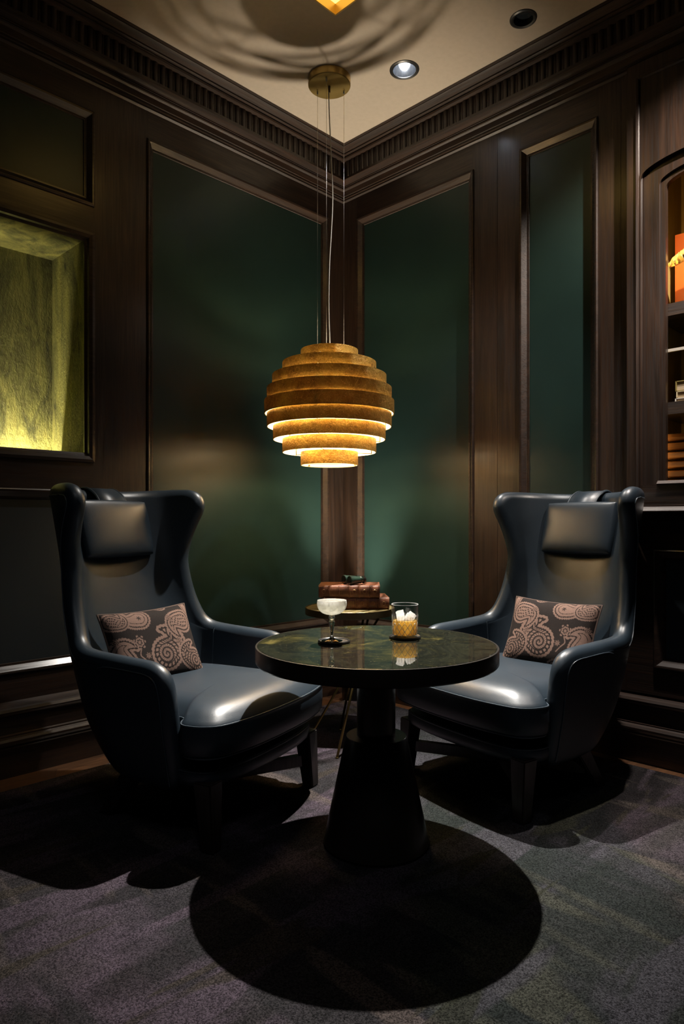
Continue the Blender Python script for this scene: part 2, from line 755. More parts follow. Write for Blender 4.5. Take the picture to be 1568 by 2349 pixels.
def build_wall(side, holes, joints, tmax, extra_cut=()):
    """holes: (t0,t1,z0,z1,kind)"""
    ts = sorted(set([0, tmax] + [v for h in holes for v in h[:2]] + list(joints)))
    bm = bmesh.new()
    for a, b in zip(ts[:-1], ts[1:]):
        zs = [0.] + [v for h in sorted(holes, key=lambda h: h[2]) if h[0] <= a + 1e-6 and h[1] >= b - 1e-6 for v in h[2:4]] + [HC]
        inh = len(zs) > 2
        for k in range(0, len(zs), 2):
            g = .0008 if (a in joints) else 0
            g2 = .0008 if (b in joints) else 0
            lo = mp(side, a + g, -.06, zs[k])
            hi = mp(side, b - g2, 0., zs[k + 1])
            add_box(bm, [min(p, q) for p, q in zip(lo, hi)], [max(p, q) for p, q in zip(lo, hi)], 1 if inh else 0)
    w = from_bm('wall_' + side, bm, [M['wood_z'], M['wood_x'] if side == 'left' else M['wood_y']], None, False)
    struct(w)
    for h in holes:
        kind = h[4]
        r = h[:4]
        if kind in ('green', 'dark'):
            ring_frame('panel_moulding', side, r, MOULD, M['wood_x'] if side == 'left' else M['wood_y'], w)
            bm = bmesh.new()
            lo = mp(side, r[0] + .02, -.05, r[2] + .02)
            hi = mp(side, r[1] - .02, -.0185, r[3] - .02)
            add_box(bm, [min(p, q) for p, q in zip(lo, hi)], [max(p, q) for p, q in zip(lo, hi)])
            from_bm('wall_panel', bm, M['green'] if kind == 'green' else M['panel_dark'], w, False)
    return w


left_holes = [(.135, 1.287, .41, 2.76, 'green'),
              (1.555, 2.50, 2.373, 2.768, 'green'),
              (1.555, 2.50, 1.263, 2.241, 'niche'),
              (1.555, 2.50, .40, 1.125, 'dark'),
              (2.77, 3.92, .41, 2.76, 'green')]
wl = build_wall('left', left_holes, [], TW)
right_holes = [(.121, .909, .41, 2.76, 'green'),
               (1.182, 1.548, .41, 2.76, 'green'),
               (1.68, 2.95, 1.04, 2.90, 'cabinet'),
               (1.80, 2.83, .405, .875, 'dark'),
               (3.1, 3.95, .41, 2.76, 'green')]
wr = build_wall('right', right_holes, [1.052, 1.655], TW)

# plaster niche in the left wall
t0, t1, z0, z1, dp = 1.588, 2.467, 1.291, 2.214, .34
ring_frame('niche_moulding', 'left', (1.555, 2.50, 1.263, 2.241),
           [(-.008, -.001), (-.008, .008), (.004, .010), (.018, .006), (.022, -.004), (.028, -.006), (.033, -.008), (.033, -.0125)], M['wood_x'], wl)
bm = bmesh.new()
th = .02
slot = .245
add_box(bm, (t0 - th, -dp - th, z0 - .1), (t0, -.012, z1 + th))            # side
add_box(bm, (t1, -dp - th, z0 - .1), (t1 + th, -.012, z1 + th))
add_box(bm, (t0, -dp - th, z0 - .1), (t1, -dp, z1 + th))                  # back
add_box(bm, (t0, -dp, z1), (t1, -.012, z1 + th))                           # head
add_box(bm, (t0, -slot, z0 - .10), (t1, -.012, z0))                        # sill with light slot behind it
add_box(bm, (t0, -dp, z0 - .10), (t1, -slot, z0 - .075))
niche = from_bm('niche', bm, M['plaster'], wl)
bm = bmesh.new()
add_box(bm, (t0 + .004, -.2585, z0 - .066), (t1 - .004, -.2495, z0 - .058))
strip = from_bm('light_strip', bm, emis('warm light strip', (1., .86, .46), 420.), wl)

# crown mouldings
CROWN = [(0., 2.895), (.012, 2.900), (.012, 2.908), (.022, 2.908), (.022, 2.917), (.027, 2.918), (.030, 2.930), (.034, 2.941),
         (.046, 2.945), (.049, 2.950), (.046, 2.955), (.052, 2.956), (.052, 2.961), (.105, 2.962), (.105, 2.975), (.096, 2.977),
         (.096, 3.064), (.124, 3.066), (.127, 3.072), (.124, 3.079), (.142, 3.080), (.142, 3.087), (.150, 3.088), (.168, 3.090),
         (.186, 3.094), (.186, 3.097), (.200, 3.097), (.200, 3.10), (0., 3.10)]


def sweep(name, side, prof, other, ta, tb, mat, smooth=True):
    """extrude profile along a wall; start is mitred against the other wall's profile offsets when ta is None"""
    vs, fs = [], []
    n = len(prof)
    for i, (o, z) in enumerate(prof):
        s = other[i][0] if ta is None else ta
        vs.append(mp(side, s, o, z))
    for o, z in prof:
        vs.append(mp(side, tb, o, z))
    for i in range(n - 1):
        fs.append((i, i + 1, n + i + 1, n + i))
    return pydata(name, vs, fs, mat, None, smooth, sharp=28)


def reeds(bm, side, ta, tb, o, z0, z1, pitch=.038):
    t = ta
    while t + pitch < tb:
        c = t + pitch * .38
        r = .0135
        for prof in ((c, r, 6), (c + pitch * .5, .0045, 4)):
            cc, rr, sg = prof
            ring = []
            for k in range(sg + 1):
                a = PI * k / sg
                ring.append((cc - rr * math.cos(a), o + rr * .85 * math.sin(a)))
            lo = [bm.verts.new(mp(side, x, y, z0)) for x, y in ring]
            hi = [bm.verts.new(mp(side, x, y, z1)) for x, y in ring]
            for k in range(sg):
                f = bm.faces.new((lo[k], lo[k + 1], hi[k + 1], hi[k]))
                f.smooth = True
        t += pitch


for i, side in enumerate(('left', 'right')):
    c = sweep('trim_%d' % (i + 1), side, CROWN, CROWN, None, TW, M['wood_x'] if side == 'left' else M['wood_y'])
    struct(c)
    bm = bmesh.new()
    reeds(bm, side, .115, 3.4, .094, 2.975, 3.066)
    from_bm('reeding', bm, M['wood_z'], c, True, sharp=60)

BASE = [(.060, 0.), (.060, .112), (.064, .118), (.064, .124), (.072, .128), (.077, .137), (.077, .145), (.071, .154), (.060, .158),
        (.060, .164), (.050, .167), (.050, .236), (.056, .240), (.062, .248), (.064, .256), (.058, .266), (.044, .271), (.03, .273), (0., .283)]
BASER = [(max(.0, o - .032), z) for o, z in BASE]
b1 = sweep('baseboard_left', 'left', BASE, BASER, None, TW, M['wood_x'])
b2 = sweep('baseboard_right', 'right', BASER, BASE, None, TW, M['wood_y'])
struct(b1)
struct(b2)

# floor
bm = bmesh.new()
add_box(bm, (-.02, -.02, -.06), (TW, TW, 0))
struct(from_bm('floor', bm, M['floor']))

# ceiling with holes for the recessed lights
DL = W(.29, 3.162, HC)
DK = W(.757, 2.841, HC)
RL, RK = .055, .042
bm = bmesh.new()
edges = []


def loop(pts):
    vs = [bm.verts.new((p[0], p[1], HC)) for p in pts]
    for i in range(len(vs)):
        edges.append(bm.edges.new((vs[i], vs[(i + 1) % len(vs)])))


loop([(-.02, -.02), (TW, -.02), (TW, TW), (-.02, TW)])
for c, r in ((DL, RL), (DK, RK)):
    loop([(c.x + r * math.cos(2 * PI * k / 40), c.y + r * math.sin(2 * PI * k / 40)) for k in range(40)])
bmesh.ops.triangle_fill(bm, use_beauty=True, edges=edges, use_dissolve=False)
bad = [f for f in bm.faces if any((f.calc_center_median() - Vector((c.x, c.y, HC))).length < r * .98 and
                                  all((v.co - Vector((c.x, c.y, HC))).length < r * 1.02 for v in f.verts) for c, r in ((DL, RL), (DK, RK)))]
bmesh.ops.delete(bm, geom=bad, context='FACES')
ret = bmesh.ops.extrude_face_region(bm, geom=bm.faces[:])
for v in [g for g in ret['geom'] if isinstance(g, bmesh.types.BMVert)]:
    v.co.z += .02
struct(from_bm('ceiling', bm, M['ceiling']))

# ------------------------------------------------------------------ carpet
pc = [(.17 + .06, .10 + .03)]
bm = bmesh.new()
add_box(bm, (.11, .215, .0), (3.9, 3.9, .014))
bmesh.ops.bevel(bm, geom=[e for e in bm.edges if all(v.co.z > .01 for v in e.verts)], offset=.005, segments=2, affect='EDGES')
tag(from_bm('carpet', bm, M['carpet']), 'mauve and grey abstract patterned carpet laid over the wooden floor', 'carpet')
CZ = .014

# ------------------------------------------------------------------ recessed lights
def downlight(c, r, lit, label):
    t = thing('recessed_downlight', label, 'ceiling light', (c.x, c.y, HC), PHI)
    lathe('trim_ring', [(r - .002, .0), (r - .002, -.004), (r + .006, -.006), (r + .013, -.003), (r + .014, .0)], M['trim'], t)
    if lit:
        lathe('reflector', [(r - .001, .002), (r * .93, .02), (r * .78, .055), (r * .6, .085), (.0, .086)], M['chrome'], t)
        lathe('bulb', [(0, .040), (.012, .042), (.019, .052), (.021, .066), (.019, .085), (0, .0855)], emis('white hot lamp', (.92, .96, 1.), 60.), t)
    else:
        lathe('baffle', [(r - .001, .001), (r * .97, .03), (r * .9, .07), (0, .071)], M['black'], t)
        lathe('lens', [(r * .93, .022), (0, .020)], M['lens'], t)
    return t


downlight(DL, RL, True, 'lit recessed downlight with a bright bulb in the ceiling beside the pendant canopy')
downlight(DK, RK, False, 'small unlit black recessed spotlight in the ceiling by the right cornice')

# ------------------------------------------------------------------ square gold ceiling lantern
lc = W(-.026, 2.665)
SZ = .46
lan = thing('ceiling_lantern', 'square gold flush lantern glowing on the ceiling at the top edge', 'ceiling light', (lc.x, lc.y, 2.98))
bm = bmesh.new()
tk = .006
add_box(bm, (0, 0, 0), (SZ, tk, .12))
add_box(bm, (0, tk, 0), (tk, SZ, .12))
add_box(bm, (SZ - tk, tk, 0), (SZ, SZ, .12))
add_box(bm, (tk, SZ - tk, 0), (SZ - tk, SZ, .12))
from_bm('housing', bm, M['brass'], lan)
bm = bmesh.new()
add_box(bm, (tk, tk, .042), (SZ - tk, SZ - tk, .048))
from_bm('diffuser', bm, emis('amber diffuser', (1., .62, .16), 2.2), lan)

def simple_opal():
    m, nt, p, o = new_mat('opal diffuser')
    p.inputs['Base Color'].default_value = (.92, .88, .8, 1)
    tl = nt.nodes.new('ShaderNodeBsdfTranslucent')
    tl.inputs[0].default_value = (.98, .92, .82, 1)
    ms = nt.nodes.new('ShaderNodeMixShader')
    ms.inputs[0].default_value = .6
    nt.links.new(p.outputs[0], ms.inputs[1])
    nt.links.new(tl.outputs[0], ms.inputs[2])
    nt.links.new(ms.outputs[0], o.inputs[0])
    return m


# ------------------------------------------------------------------ pendant lamp
PX, PD = -.06, 3.225
pl = W(PX, PD, 0)
pen = thing('pendant_lamp', 'globe pendant of nine stacked gold leaf rings hanging on wires before the corner', 'pendant lamp', (pl.x, pl.y, 1.5), PHI)
lathe('canopy', [(0, 1.563), (.098, 1.563), (.1005, 1.566), (.1005, 1.598), (.098, 1.60), (0, 1.60)], [M['brass']], pen)
rad = [.136, .222, .270, .295, .307, .295, .266, .222, .136]
bot = [1.747 - .06025 * i - 1.5 for i in range(9)]
RH = .0625
for r, b in zip(rad, bot):
    bm = bmesh.new()
    # outer gold, inner cream
    seg = 96
    add_lathe(bm, [(r - .0035, b), (r, b), (r, b + RH), (r - .0035, b + RH)], seg)
    bm2 = None
    add_lathe(bm, [(r - .0035, b + RH), (r - .0035, b)], seg, mi=1)
    bmesh.ops.remove_doubles(bm, verts=bm.verts, dist=1e-5)
    from_bm('shade_ring', bm, [M['gold'], M['lamp_white']], pen, True, sharp=40)
lathe('top_cover', [(0, bot[0] + .046), (rad[0] - .003, bot[0] + .046), (rad[0] - .003, bot[0] + .05), (0, bot[0] + .05)], M['lamp_white'], pen)
for k in range(3):
    a = R(-100 + 120 * k)
    pts = [(math.cos(a) * (r - .006), math.sin(a) * (r - .006)) for r in rad]
    bm = bmesh.new()
    for i in range(9):
        x, y = pts[i]
        add_tube(bm, [(x, y, bot[i] + .004), (x, y, bot[i] + RH - .004)], .0022, 6)
        if i < 8:
            x2, y2 = pts[i + 1]
            add_tube(bm, [(x, y, bot[i] + .003), (x2, y2, bot[i] + .003)], .0022, 6)
    from_bm('bracket', bm, M['brass_side'], pen, True)
lathe('diffuser', [(0, bot[8] + .010), (.126, bot[8] + .010), (.126, bot[8] + .013), (0, bot[8] + .013)], simple_opal(), pen)
for k in range(3):
    a = R(-100 + 120 * k)
    bm = bmesh.new()
    add_box(bm, (math.cos(a) * .129 - .004, math.sin(a) * .129 - .004, bot[8] + .004), (math.cos(a) * .129 + .004, math.sin(a) * .129 + .004, bot[8] + .010))
    from_bm('diffuser_clip', bm, M['brass_side'], pen)
lathe('bulb', [(0, -.060), (.015, -.058), (.028, -.045), (.032, -.028), (.028, -.008), (.016, .02), (.012, .05), (0, .05)], emis('warm bulb', (1., .70, .36), 9.), pen)
lathe('added_baffle', [(.022, .050), (.060, .046), (.098, .036), (.098, .039), (.060, .050), (.022, .054)], M['lamp_white'], pen)  # unseen disc added above the bulb to block its upward light
lathe('lamp_holder', [(0, .05), (.018, .05), (.018, .12), (.006, .125), (.006, .25), (0, .25)], M['brass_side'], pen)
wires = [(-.012, -.066), (-.057, .030), (.069, .026)]
for x, y in wires:
    bm = bmesh.new()
    add_tube(bm, [(x, y, bot[0] + RH - .004), (x, y, 1.556)], .0009, 6)
    add_tube(bm, [(x, y, 1.545), (x, y, 1.565)], .004, 8)
    from_bm('suspension_wire', bm, M['steel'], pen, True)
    s = (rad[0] - .003) / math.hypot(x, y)
bm = bmesh.new()
for x, y in wires:
    s = (rad[0] - .003) / math.hypot(x, y)
    add_tube(bm, [(0, 0, bot[0] + RH - .004), (x * s, y * s, bot[0] + RH - .004)], .0022, 6)
from_bm('top_spider', bm, M['brass_side'], pen, True)


def cp(px, py):
    d = PD
    return ((px - 784) / 1560 * d - PX, 0, 1 - (py - 1196) / 1560 * d - 1.5)


cpts = catmull([cp(753.5, 205), cp(755, 265), cp(758, 330), cp(761, 400), cp(762.5, 460), cp(759.5, 530), cp(755.5, 600), cp(754, 660), cp(754, 720), cp(756, 780), cp(757, 830)], 6)
tube('cord', cpts, .0026, M['cord'], pen, 8)
lathe('cord_grip', [(0, 1.535), (.005, 1.535), (.006, 1.564), (0, 1.564)], M['brass_side'], pen)

# ------------------------------------------------------------------ round lounge table
tb = W(.105, 2.09)
TZ = .625
TR = .369
tab = thing('round_table', 'round dark bronze pedestal table with glossy patinated top between the armchairs', 'table', (tb.x, tb.y, CZ), PHI)
z0 = -CZ
lathe('table_top', [(0, TZ - .012 + z0), (TR - .006, TZ - .012 + z0), (TR - .006, TZ - .0015 + z0), (TR - .0085, TZ + z0), (0, TZ + z0)], M['patina'], tab, 128, sharp=12)
lathe('top_rim', [(TR - .006, TZ - .012 + z0), (TR - .0058, TZ - .001 + z0), (TR - .001, TZ - .0012 + z0), (TR, TZ - .003 + z0), (TR, TZ - .046 + z0), (TR - .003, TZ - .05 + z0), (0, TZ - .05 + z0)],
      M['bronze'], tab, 128)
lathe('column', [(.059, TZ - .05 + z0), (.059, .342 + z0)], M['bronze'], tab)
lathe('cone_base', [(0, .344 + z0), (.091, .344 + z0), (.0935, .341 + z0), (.160, .016), (.162, .010), (.158, .006), (.158, .0), (0, .0)], M['bronze'], tab, 96)

# coasters
def coaster(x, d, r, label):
    p = W(x, d, TZ)
    o = lathe('coaster', [(0, 0), (r - .002, 0), (r, .002), (r, .006), (r - .002, .008), (r - .005, .007), (r - .007, .005), (0, .005)], M['black'], None, 64, p)
    return tag(o, label, 'coaster', 'coasters on the round table')


C1 = (-.0248, 2.107)
C2 = (.202, 2.186)
coaster(*C1, .050, 'black round coaster under the stemmed coupe glass')
coaster(*C2, .051, 'black round coaster under the whisky tumbler')
GZ = TZ + .005

# coupe glass
gx = W(-.0313, 2.107, GZ)
cg = thing('coupe_glass', 'stemmed coupe cocktail glass with an etched frosty bowl on the round table', 'glass', gx)
bowl_o = catmull([(.004, .081), (.016, .082), (.030, .087), (.0405, .097), (.0455, .108), (.0462, .117), (.0450, .126)], 5)
bowl_i = [(max(0, r - .0014), z + (.0014 if r < .03 else 0)) for r, z in bowl_o]
lathe('bowl', [tuple(p) for p in bowl_o] + [tuple(p) for p in bowl_i[::-1]], M['frosted'], cg, 64, sharp=80)
stem = catmull([(.0065, .010), (.0045, .016), (.0050, .022), (.0060, .034), (.0082, .050), (.0098, .058), (.0085, .063), (.0060, .066), (.0095, .070), (.0105, .074), (.0080, .079), (.0055, .0815)], 4)
lathe('stem', [tuple(p) for p in stem], M['crystal'], cg, 12, sharp=80)
lathe('foot', [(0, .0), (.032, .0), (.0325, .0012), (.030, .0022), (.018, .0045), (.0095, .0075), (.0065, .010), (0, .010)], M['crystal'], cg, 64, sharp=80)
dk = [(max(0, r - .0018), z + .001) for r, z in bowl_o if z < .118]
dr = lathe('cocktail', [(0, dk[0][1])] + [tuple(p) for p in dk] + [(0, dk[-1][1])], M['cocktail'], None, 48, gx)
tag(dr, 'pale golden cocktail filling the coupe glass', 'drink')

# whisky tumbler
wx = W(*C2, GZ)
tg = thing('whisky_tumbler', 'cut crystal tumbler with diamond pattern holding whisky on the round table', 'glass', wx)
bm = bmesh.new()
seg = 48
rows = 26
H = .104


def tum_r(z):
    return .0392 + (.0434 - .0392) * z / H


vr = []
for i in range(rows + 1):
    z = H * i / rows
    ring = []
    for k in range(seg * 2):
        a = 2 * PI * k / (seg * 2)
        r = tum_r(z)
        if .006 < z < .046:
            u = a * 12 / (2 * PI)
            vv = z / .040 * 1.5
            f1 = abs(((u + vv) % 1) - .5) * 2
            f2 = abs(((u - vv) % 1) - .5) * 2
            r -= .0022 * (max(0, 1 - 4 * f1) + max(0, 1 - 4 * f2)) * .8
        elif z >= .046:
            r += -.0004 * (math.cos(24 * a) > .4)
        ring.append(bm.verts.new((r * math.cos(a), r * math.sin(a), z)))
    vr.append(ring)
for i in range(rows):
    for k in range(seg * 2):
        j = (k + 1) % (seg * 2)
        bm.faces.new((vr[i][k], vr[i][j], vr[i + 1][j], vr[i + 1][k]))
bm.faces.new(vr[0][::-1])
inner = []
for z in (H, .05, .007):
    inner.append([bm.verts.new(((tum_r(z) - .0024) * math.cos(2 * PI * k / (seg * 2)), (tum_r(z) - .0024) * math.sin(2 * PI * k / (seg * 2)), z)) for k in range(seg * 2)])
for a, b in zip([vr[-1]] + inner[:-1], inner):
    for k in range(seg * 2):
        j = (k + 1) % (seg * 2)
        bm.faces.new((a[k], a[j], b[j], b[k]))
bm.faces.new(inner[-1])
from_bm('tumbler_body', bm, M['glass'], tg, True, sharp=25)
bm = bmesh.new()
NCUT = 14
for k in range(NCUT):
    for sg in (-1, 1):
        pts = []
        for q in range(13):
            f = q / 12
            a = 2 * PI * (k + sg * f * 1.5) / NCUT
            z = .007 + .040 * f
            r = tum_r(z) + .0002
            pts.append((r * math.cos(a), r * math.sin(a), z))
        add_tube(bm, pts, .0009, 4)
for k in range(28):
    a = 2 * PI * k / 28
    add_tube(bm, [((tum_r(z) + .0001) * math.cos(a), (tum_r(z) + .0001) * math.sin(a), z) for z in (.049, .060, .072)], [.0006, .0006, .0001], 4)
from_bm('cut_glint_lines', bm, M['cut'], tg, True)  # ridges along the diamond cuts, their sparkle put into the white colour
lathe('lip', [(tum_r(H) + .0002, H - .0005), (tum_r(H) - .0004, H + .0009), (tum_r(H) - .0020, H + .0009), (tum_r(H) - .0026, H - .0005)], M['cut'], tg, 64)
wk = lathe('whisky', [(0, .0075), (.0362, .0075), (tum_r(.052) - .0028, .052), (0, .052)], M['whisky'], None, 48, wx)
tag(wk, 'amber whisky filling the lower half of the tumbler', 'drink')


def ice(dx, dy, dz, s, rot, label):
    bm = bmesh.new()
    add_box(bm, (-s, -s, -s), (s, s, s))
    bmesh.ops.subdivide_edges(bm, edges=bm.edges[:], cuts=2, use_grid_fill=True)
    for v in bm.verts:
        v.co += Vector((random.uniform(-1, 1), random.uniform(-1, 1), random.uniform(-1, 1))) * s * .13
    o = from_bm('ice_cube', bm, M['ice'], None, True, wx + Vector((dx, dy, dz)), rot, 25)
    tag(o, label, 'ice cube', 'ice in the tumbler')


ice(.012, -.008, .066, .0125, (.3, .5, .9), 'clear ice cube standing highest on the left in the tumbler')
ice(-.014, .010, .062, .0125, (.9, .2, .3), 'clear ice cube floating at the right of the tumbler')
ice(.004, .004, .042, .012, (.5, .9, .1), 'ice cube half sunk in the whisky')

# ------------------------------------------------------------------ side table with books and opera glasses
st = W(.037, 3.2)
sd = thing('side_table', 'small round brass side table on crossing rod legs in the corner', 'side table', (st.x, st.y, CZ), PHI)
lathe('table_top', [(0, .572 - CZ), (.203, .572 - CZ), (.206, .575 - CZ), (.206, .592 - CZ), (.203, .596 - CZ), (0, .596 - CZ)], M['side_patina'], sd, 96, sharp=12)
lathe('brass_edge', [(.206, .566 - CZ), (.2095, .567 - CZ), (.2095, .597 - CZ), (.2075, .599 - CZ), (.2055, .597 - CZ), (.206, .575 - CZ)], M['brass_side'], sd, 96)
legs = [((.085, -.10), (-.057, -.37)), ((.075, .08), (-.045, .012)), ((.15, .0), (-.207, -.28)), ((-.12, .10), (.18, .19))]
for (tx, ty), (fx, fy) in legs:
    bm = bmesh.new()
    add_tube(bm, [(tx, ty, .572 - CZ), (fx, fy, .004)], .0055, 10)
    add_tube(bm, [(fx, fy, 0.), (fx, fy, .006)], .007, 10)
    from_bm('leg', bm, M['leg_brass'], sd, True)


def book(x, d, z, w, dep, h, rotz, label):
    p = W(x, d, z)
    t = thing('book', label, 'book', p, PHI + rotz, 'old books on the side table')
    # spine faces -y (towards the viewer), pages inside
    bm = bmesh.new()
    c = .004
    add_box(bm, (-w / 2, -dep / 2 + .008, 0), (w / 2, dep / 2, c))
    add_box(bm, (-w / 2, -dep / 2 + .008, h - c), (w / 2, dep / 2, h))
    n = 9
    prev = None
    for k in range(n + 1):
        a = -PI / 2 + PI * k / n
        y = -dep / 2 + .010 - .010 * math.cos(a)
        zz = h / 2 + h / 2 * math.sin(a)
        cur = (bm.verts.new((-w / 2, y, zz)), bm.verts.new((w / 2, y, zz)))
        if prev:
            f = bm.faces.new((prev[0], prev[1], cur[1], cur[0]))
            f.smooth = True
        prev = cur
    for i in range(7):
        xx = -w / 2 + w * (i + .0) / 6
        xx = min(max(xx, -w / 2 + .004), w / 2 - .004)
        pts = []
        for k in range(n + 1):
            a = -PI / 2 + PI * k / n
            pts.append((xx, -dep / 2 + .0098 - .0108 * math.cos(a), h / 2 + (h / 2 - .001) * math.sin(a)))
        add_tube(bm, pts, .0028, 6)
    from_bm('cover', bm, M['book'], t)
    bm = bmesh.new()
    add_box(bm, (-w / 2 + .005, -dep / 2 + .012, c), (w / 2 - .005, dep / 2 - .005, h - c))
    from_bm('pages', bm, M['paper'], t)
    bm = bmesh.new()
    for i in range(7):
        for s in (-1, 1):
            xx = -w / 2 + w * i / 6 + s * .0055
            if abs(xx) > w / 2 - .003:
                continue
            pts = [(xx, -dep / 2 + .0096 - .0102 * math.cos(-PI / 2 + PI * k / n), h / 2 + (h / 2 - .002) * math.sin(-PI / 2 + PI * k / n)) for k in range(n + 1)]
            add_tube(bm, pts, .0007, 4)
    # tooled ornaments and title rules in the compartments
    for i in range(6):
        xc = -w / 2 + w * (i + .5) / 6
        y = -dep / 2 - .0004
        if i in (1, 2):
            for q in range(4):
                add_box(bm, (xc - .012 + q * .007, y - .0006, h * .28), (xc - .0105 + q * .007, y, h * .72))
        else:
            add_tube(bm, [(xc + .008 * math.cos(2 * PI * q / 10), y + .0004, h / 2 + .009 * math.sin(2 * PI * q / 10)) for q in range(10)], .0007, 4, True)
    from_bm('gilt_tooling', bm, M['gilt'], t)
    return t


book(.062, 3.20, .597, .300, .19, .054, R(3), 'thick brown leather book lying flat on the side table, under another')
book(.036, 3.195, .652, .280, .185, .055, R(-2), 'reddish brown leather book lying on top, under the opera glasses')

og = thing('opera_glasses', 'small dark green opera glasses lying on the top leather book', 'binoculars', W(.058, 3.17, .7075), PHI + R(32))
for s in (-1, 1):
    m4 = Matrix.Translation((0, s * .024, .0215)) @ Matrix.Rotation(R(90), 4, 'Y')
    lathe('barrel', [(0, -.044), (.0195, -.044), (.0212, -.042), (.0212, -.036), (.0195, -.034), (.0188, -.018), (.0165, .006), (.0155, .012), (.0165, .014), (.0165, .018), (.0140, .020), (.0135, .028), (0, .028)], M['bino'], og, 32, mat4=m4)
    lathe('eyepiece', [(0, .028), (.0150, .028), (.0175, .031), (.0175, .036), (.016, .040), (.008, .041), (0, .039)], M['black'], og, 32, mat4=m4)
    lathe('objective_lens', [(0, -.0445), (.0165, -.0445), (.0165, -.0448), (0, -.046)], M['lens'], og, 32, mat4=m4)
bm = bmesh.new()
add_box(bm, (-.030, -.014, .017), (-.024, .014, .026))
add_box(bm, (.010, -.014, .017), (.016, .014, .026))
add_tube(bm, [(-.028, 0, .0215), (.024, 0, .0215)], .004, 10)
from_bm('bridge', bm, M['black'], og)

# ------------------------------------------------------------------ floor uplight behind the side table
UX, UD = .060, 3.79
up = thing('floor_uplight', 'small dark cylindrical uplight standing on the floor in the corner', 'floor lamp', W(UX, UD, CZ), PHI)
lathe('housing', [(0, 0), (.058, 0), (.060, .003), (.060, .150), (.057, .152), (.050, .150), (.046, .12), (0, .12)], M['black'], up)
lathe('lamp_lens', [(0, .126), (.044, .126), (.044, .128), (0, .130)], emis('uplight lens', (1., .9, .75), 6.), up)

# ------------------------------------------------------------------ armchairs
def smoothstep(t):
    return t * t * (3 - 2 * t)


ZS = [.19, .26, .36, .46, .57, .70, .85, 1.0, 1.12]
WZ = [.288, .302, .318, .326, .333, .326, .305, .308, .316]
YB = [-.13, -.215, -.275, -.305, -.335, -.375, -.42, -.462, -.490]
YC = [.03, -.01, -.05, -.08, -.11, -.13, -.15, -.16, -.165]
FRONT = [(.183, .20), (.182, .30), (.178, .40), (.172, .475), (.158, .517), (.125, .536), (.06, .541), (-.02, .545), (-.11, .551), (-.175, .560), (-.215, .583),
         (-.242, .620), (-.272, .69), (-.292, .77), (-.302, .85), (-.292, .93), (-.268, 1.0), (-.247, 1.045), (-.243, 1.072), (-.257, 1.092), (-.285, 1.10)]


def chair_shell():
    front = catmull(FRONT, 3)
    nt_ = len(front)
    seg = np.array([0] + [np.linalg.norm(front[i + 1] - front[i]) for i in range(nt_ - 1)]).cumsum()
    seg /= seg[-1]
    ns = 26
    fz = lambda z, arr: float(np.interp(z, ZS, arr))
    half = []
    for i in range(nt_):
        yf, zf = front[i]
        # height the row reaches at the middle of the back
        zb = .235 + (1.088 - .235) * smoothstep(seg[i]) * .35 + (1.088 - .235) * seg[i] * .65
        # path lengths
        row = []
        for k in range(ns + 1):
            s = k / ns
            z = zf + (zb - zf) * smoothstep(min(1, max(0, (s - .1) / .8)))
            w, yb, yc = fz(z, WZ), fz(z, YB), fz(z, YC)
            B = yc - yb
            ycf = fz(zf, YC)
            n = 2.5
            L1 = max(0., yf - yc)
            if yf < yc:
                v = min(1., (yc - yf) / B)
                th0 = math.asin(min(1, v ** (n / 2)))
            else:
                th0 = 0.
            L2 = (w + B) * .8 * (1 - th0 / (PI / 2))
            q = s * (L1 + L2)
            if q < L1:
                u, f = w, yf - q
            else:
                th = th0 + (PI / 2 - th0) * ((q - L1) / L2 if L2 > 0 else 1)
                u = w * max(0, math.cos(th)) ** (2 / n)
                f = yc - B * math.sin(th) ** (2 / n)
            row.append((u, f, z))
        half.append(row)
    # mirrored full grid: index 0 = left front, last = right front
    G = []
    for row in half:
        left = [(-u, f, z) for u, f, z in row[:-1]]
        G.append(left + [(0., row[-1][1], row[-1][2])] + [(u, f, z) for u, f, z in row[:-1]][::-1])
    return np.array(G)


G = chair_shell()
NR, NC = G.shape[:2]
# light relaxation keeps the fan of rows even
for it in range(4):
    G2 = G.copy()
    G2[1:-1, 1:-1] = .5 * G[1:-1, 1:-1] + .125 * (G[:-2, 1:-1] + G[2:, 1:-1] + G[1:-1, :-2] + G[1:-1, 2:])
    G = G2
du = np.gradient(G, axis=1)
dv = np.gradient(G, axis=0)
N = np.cross(du, dv)
N /= np.linalg.norm(N, axis=2, keepdims=True) + 1e-9
# outward = away from the inside
ctr = np.array([0, .05, .55])
if ((G[NR // 2, NC // 2] - ctr) * N[NR // 2, NC // 2]).sum() < 0:
    N = -N
HT = .033


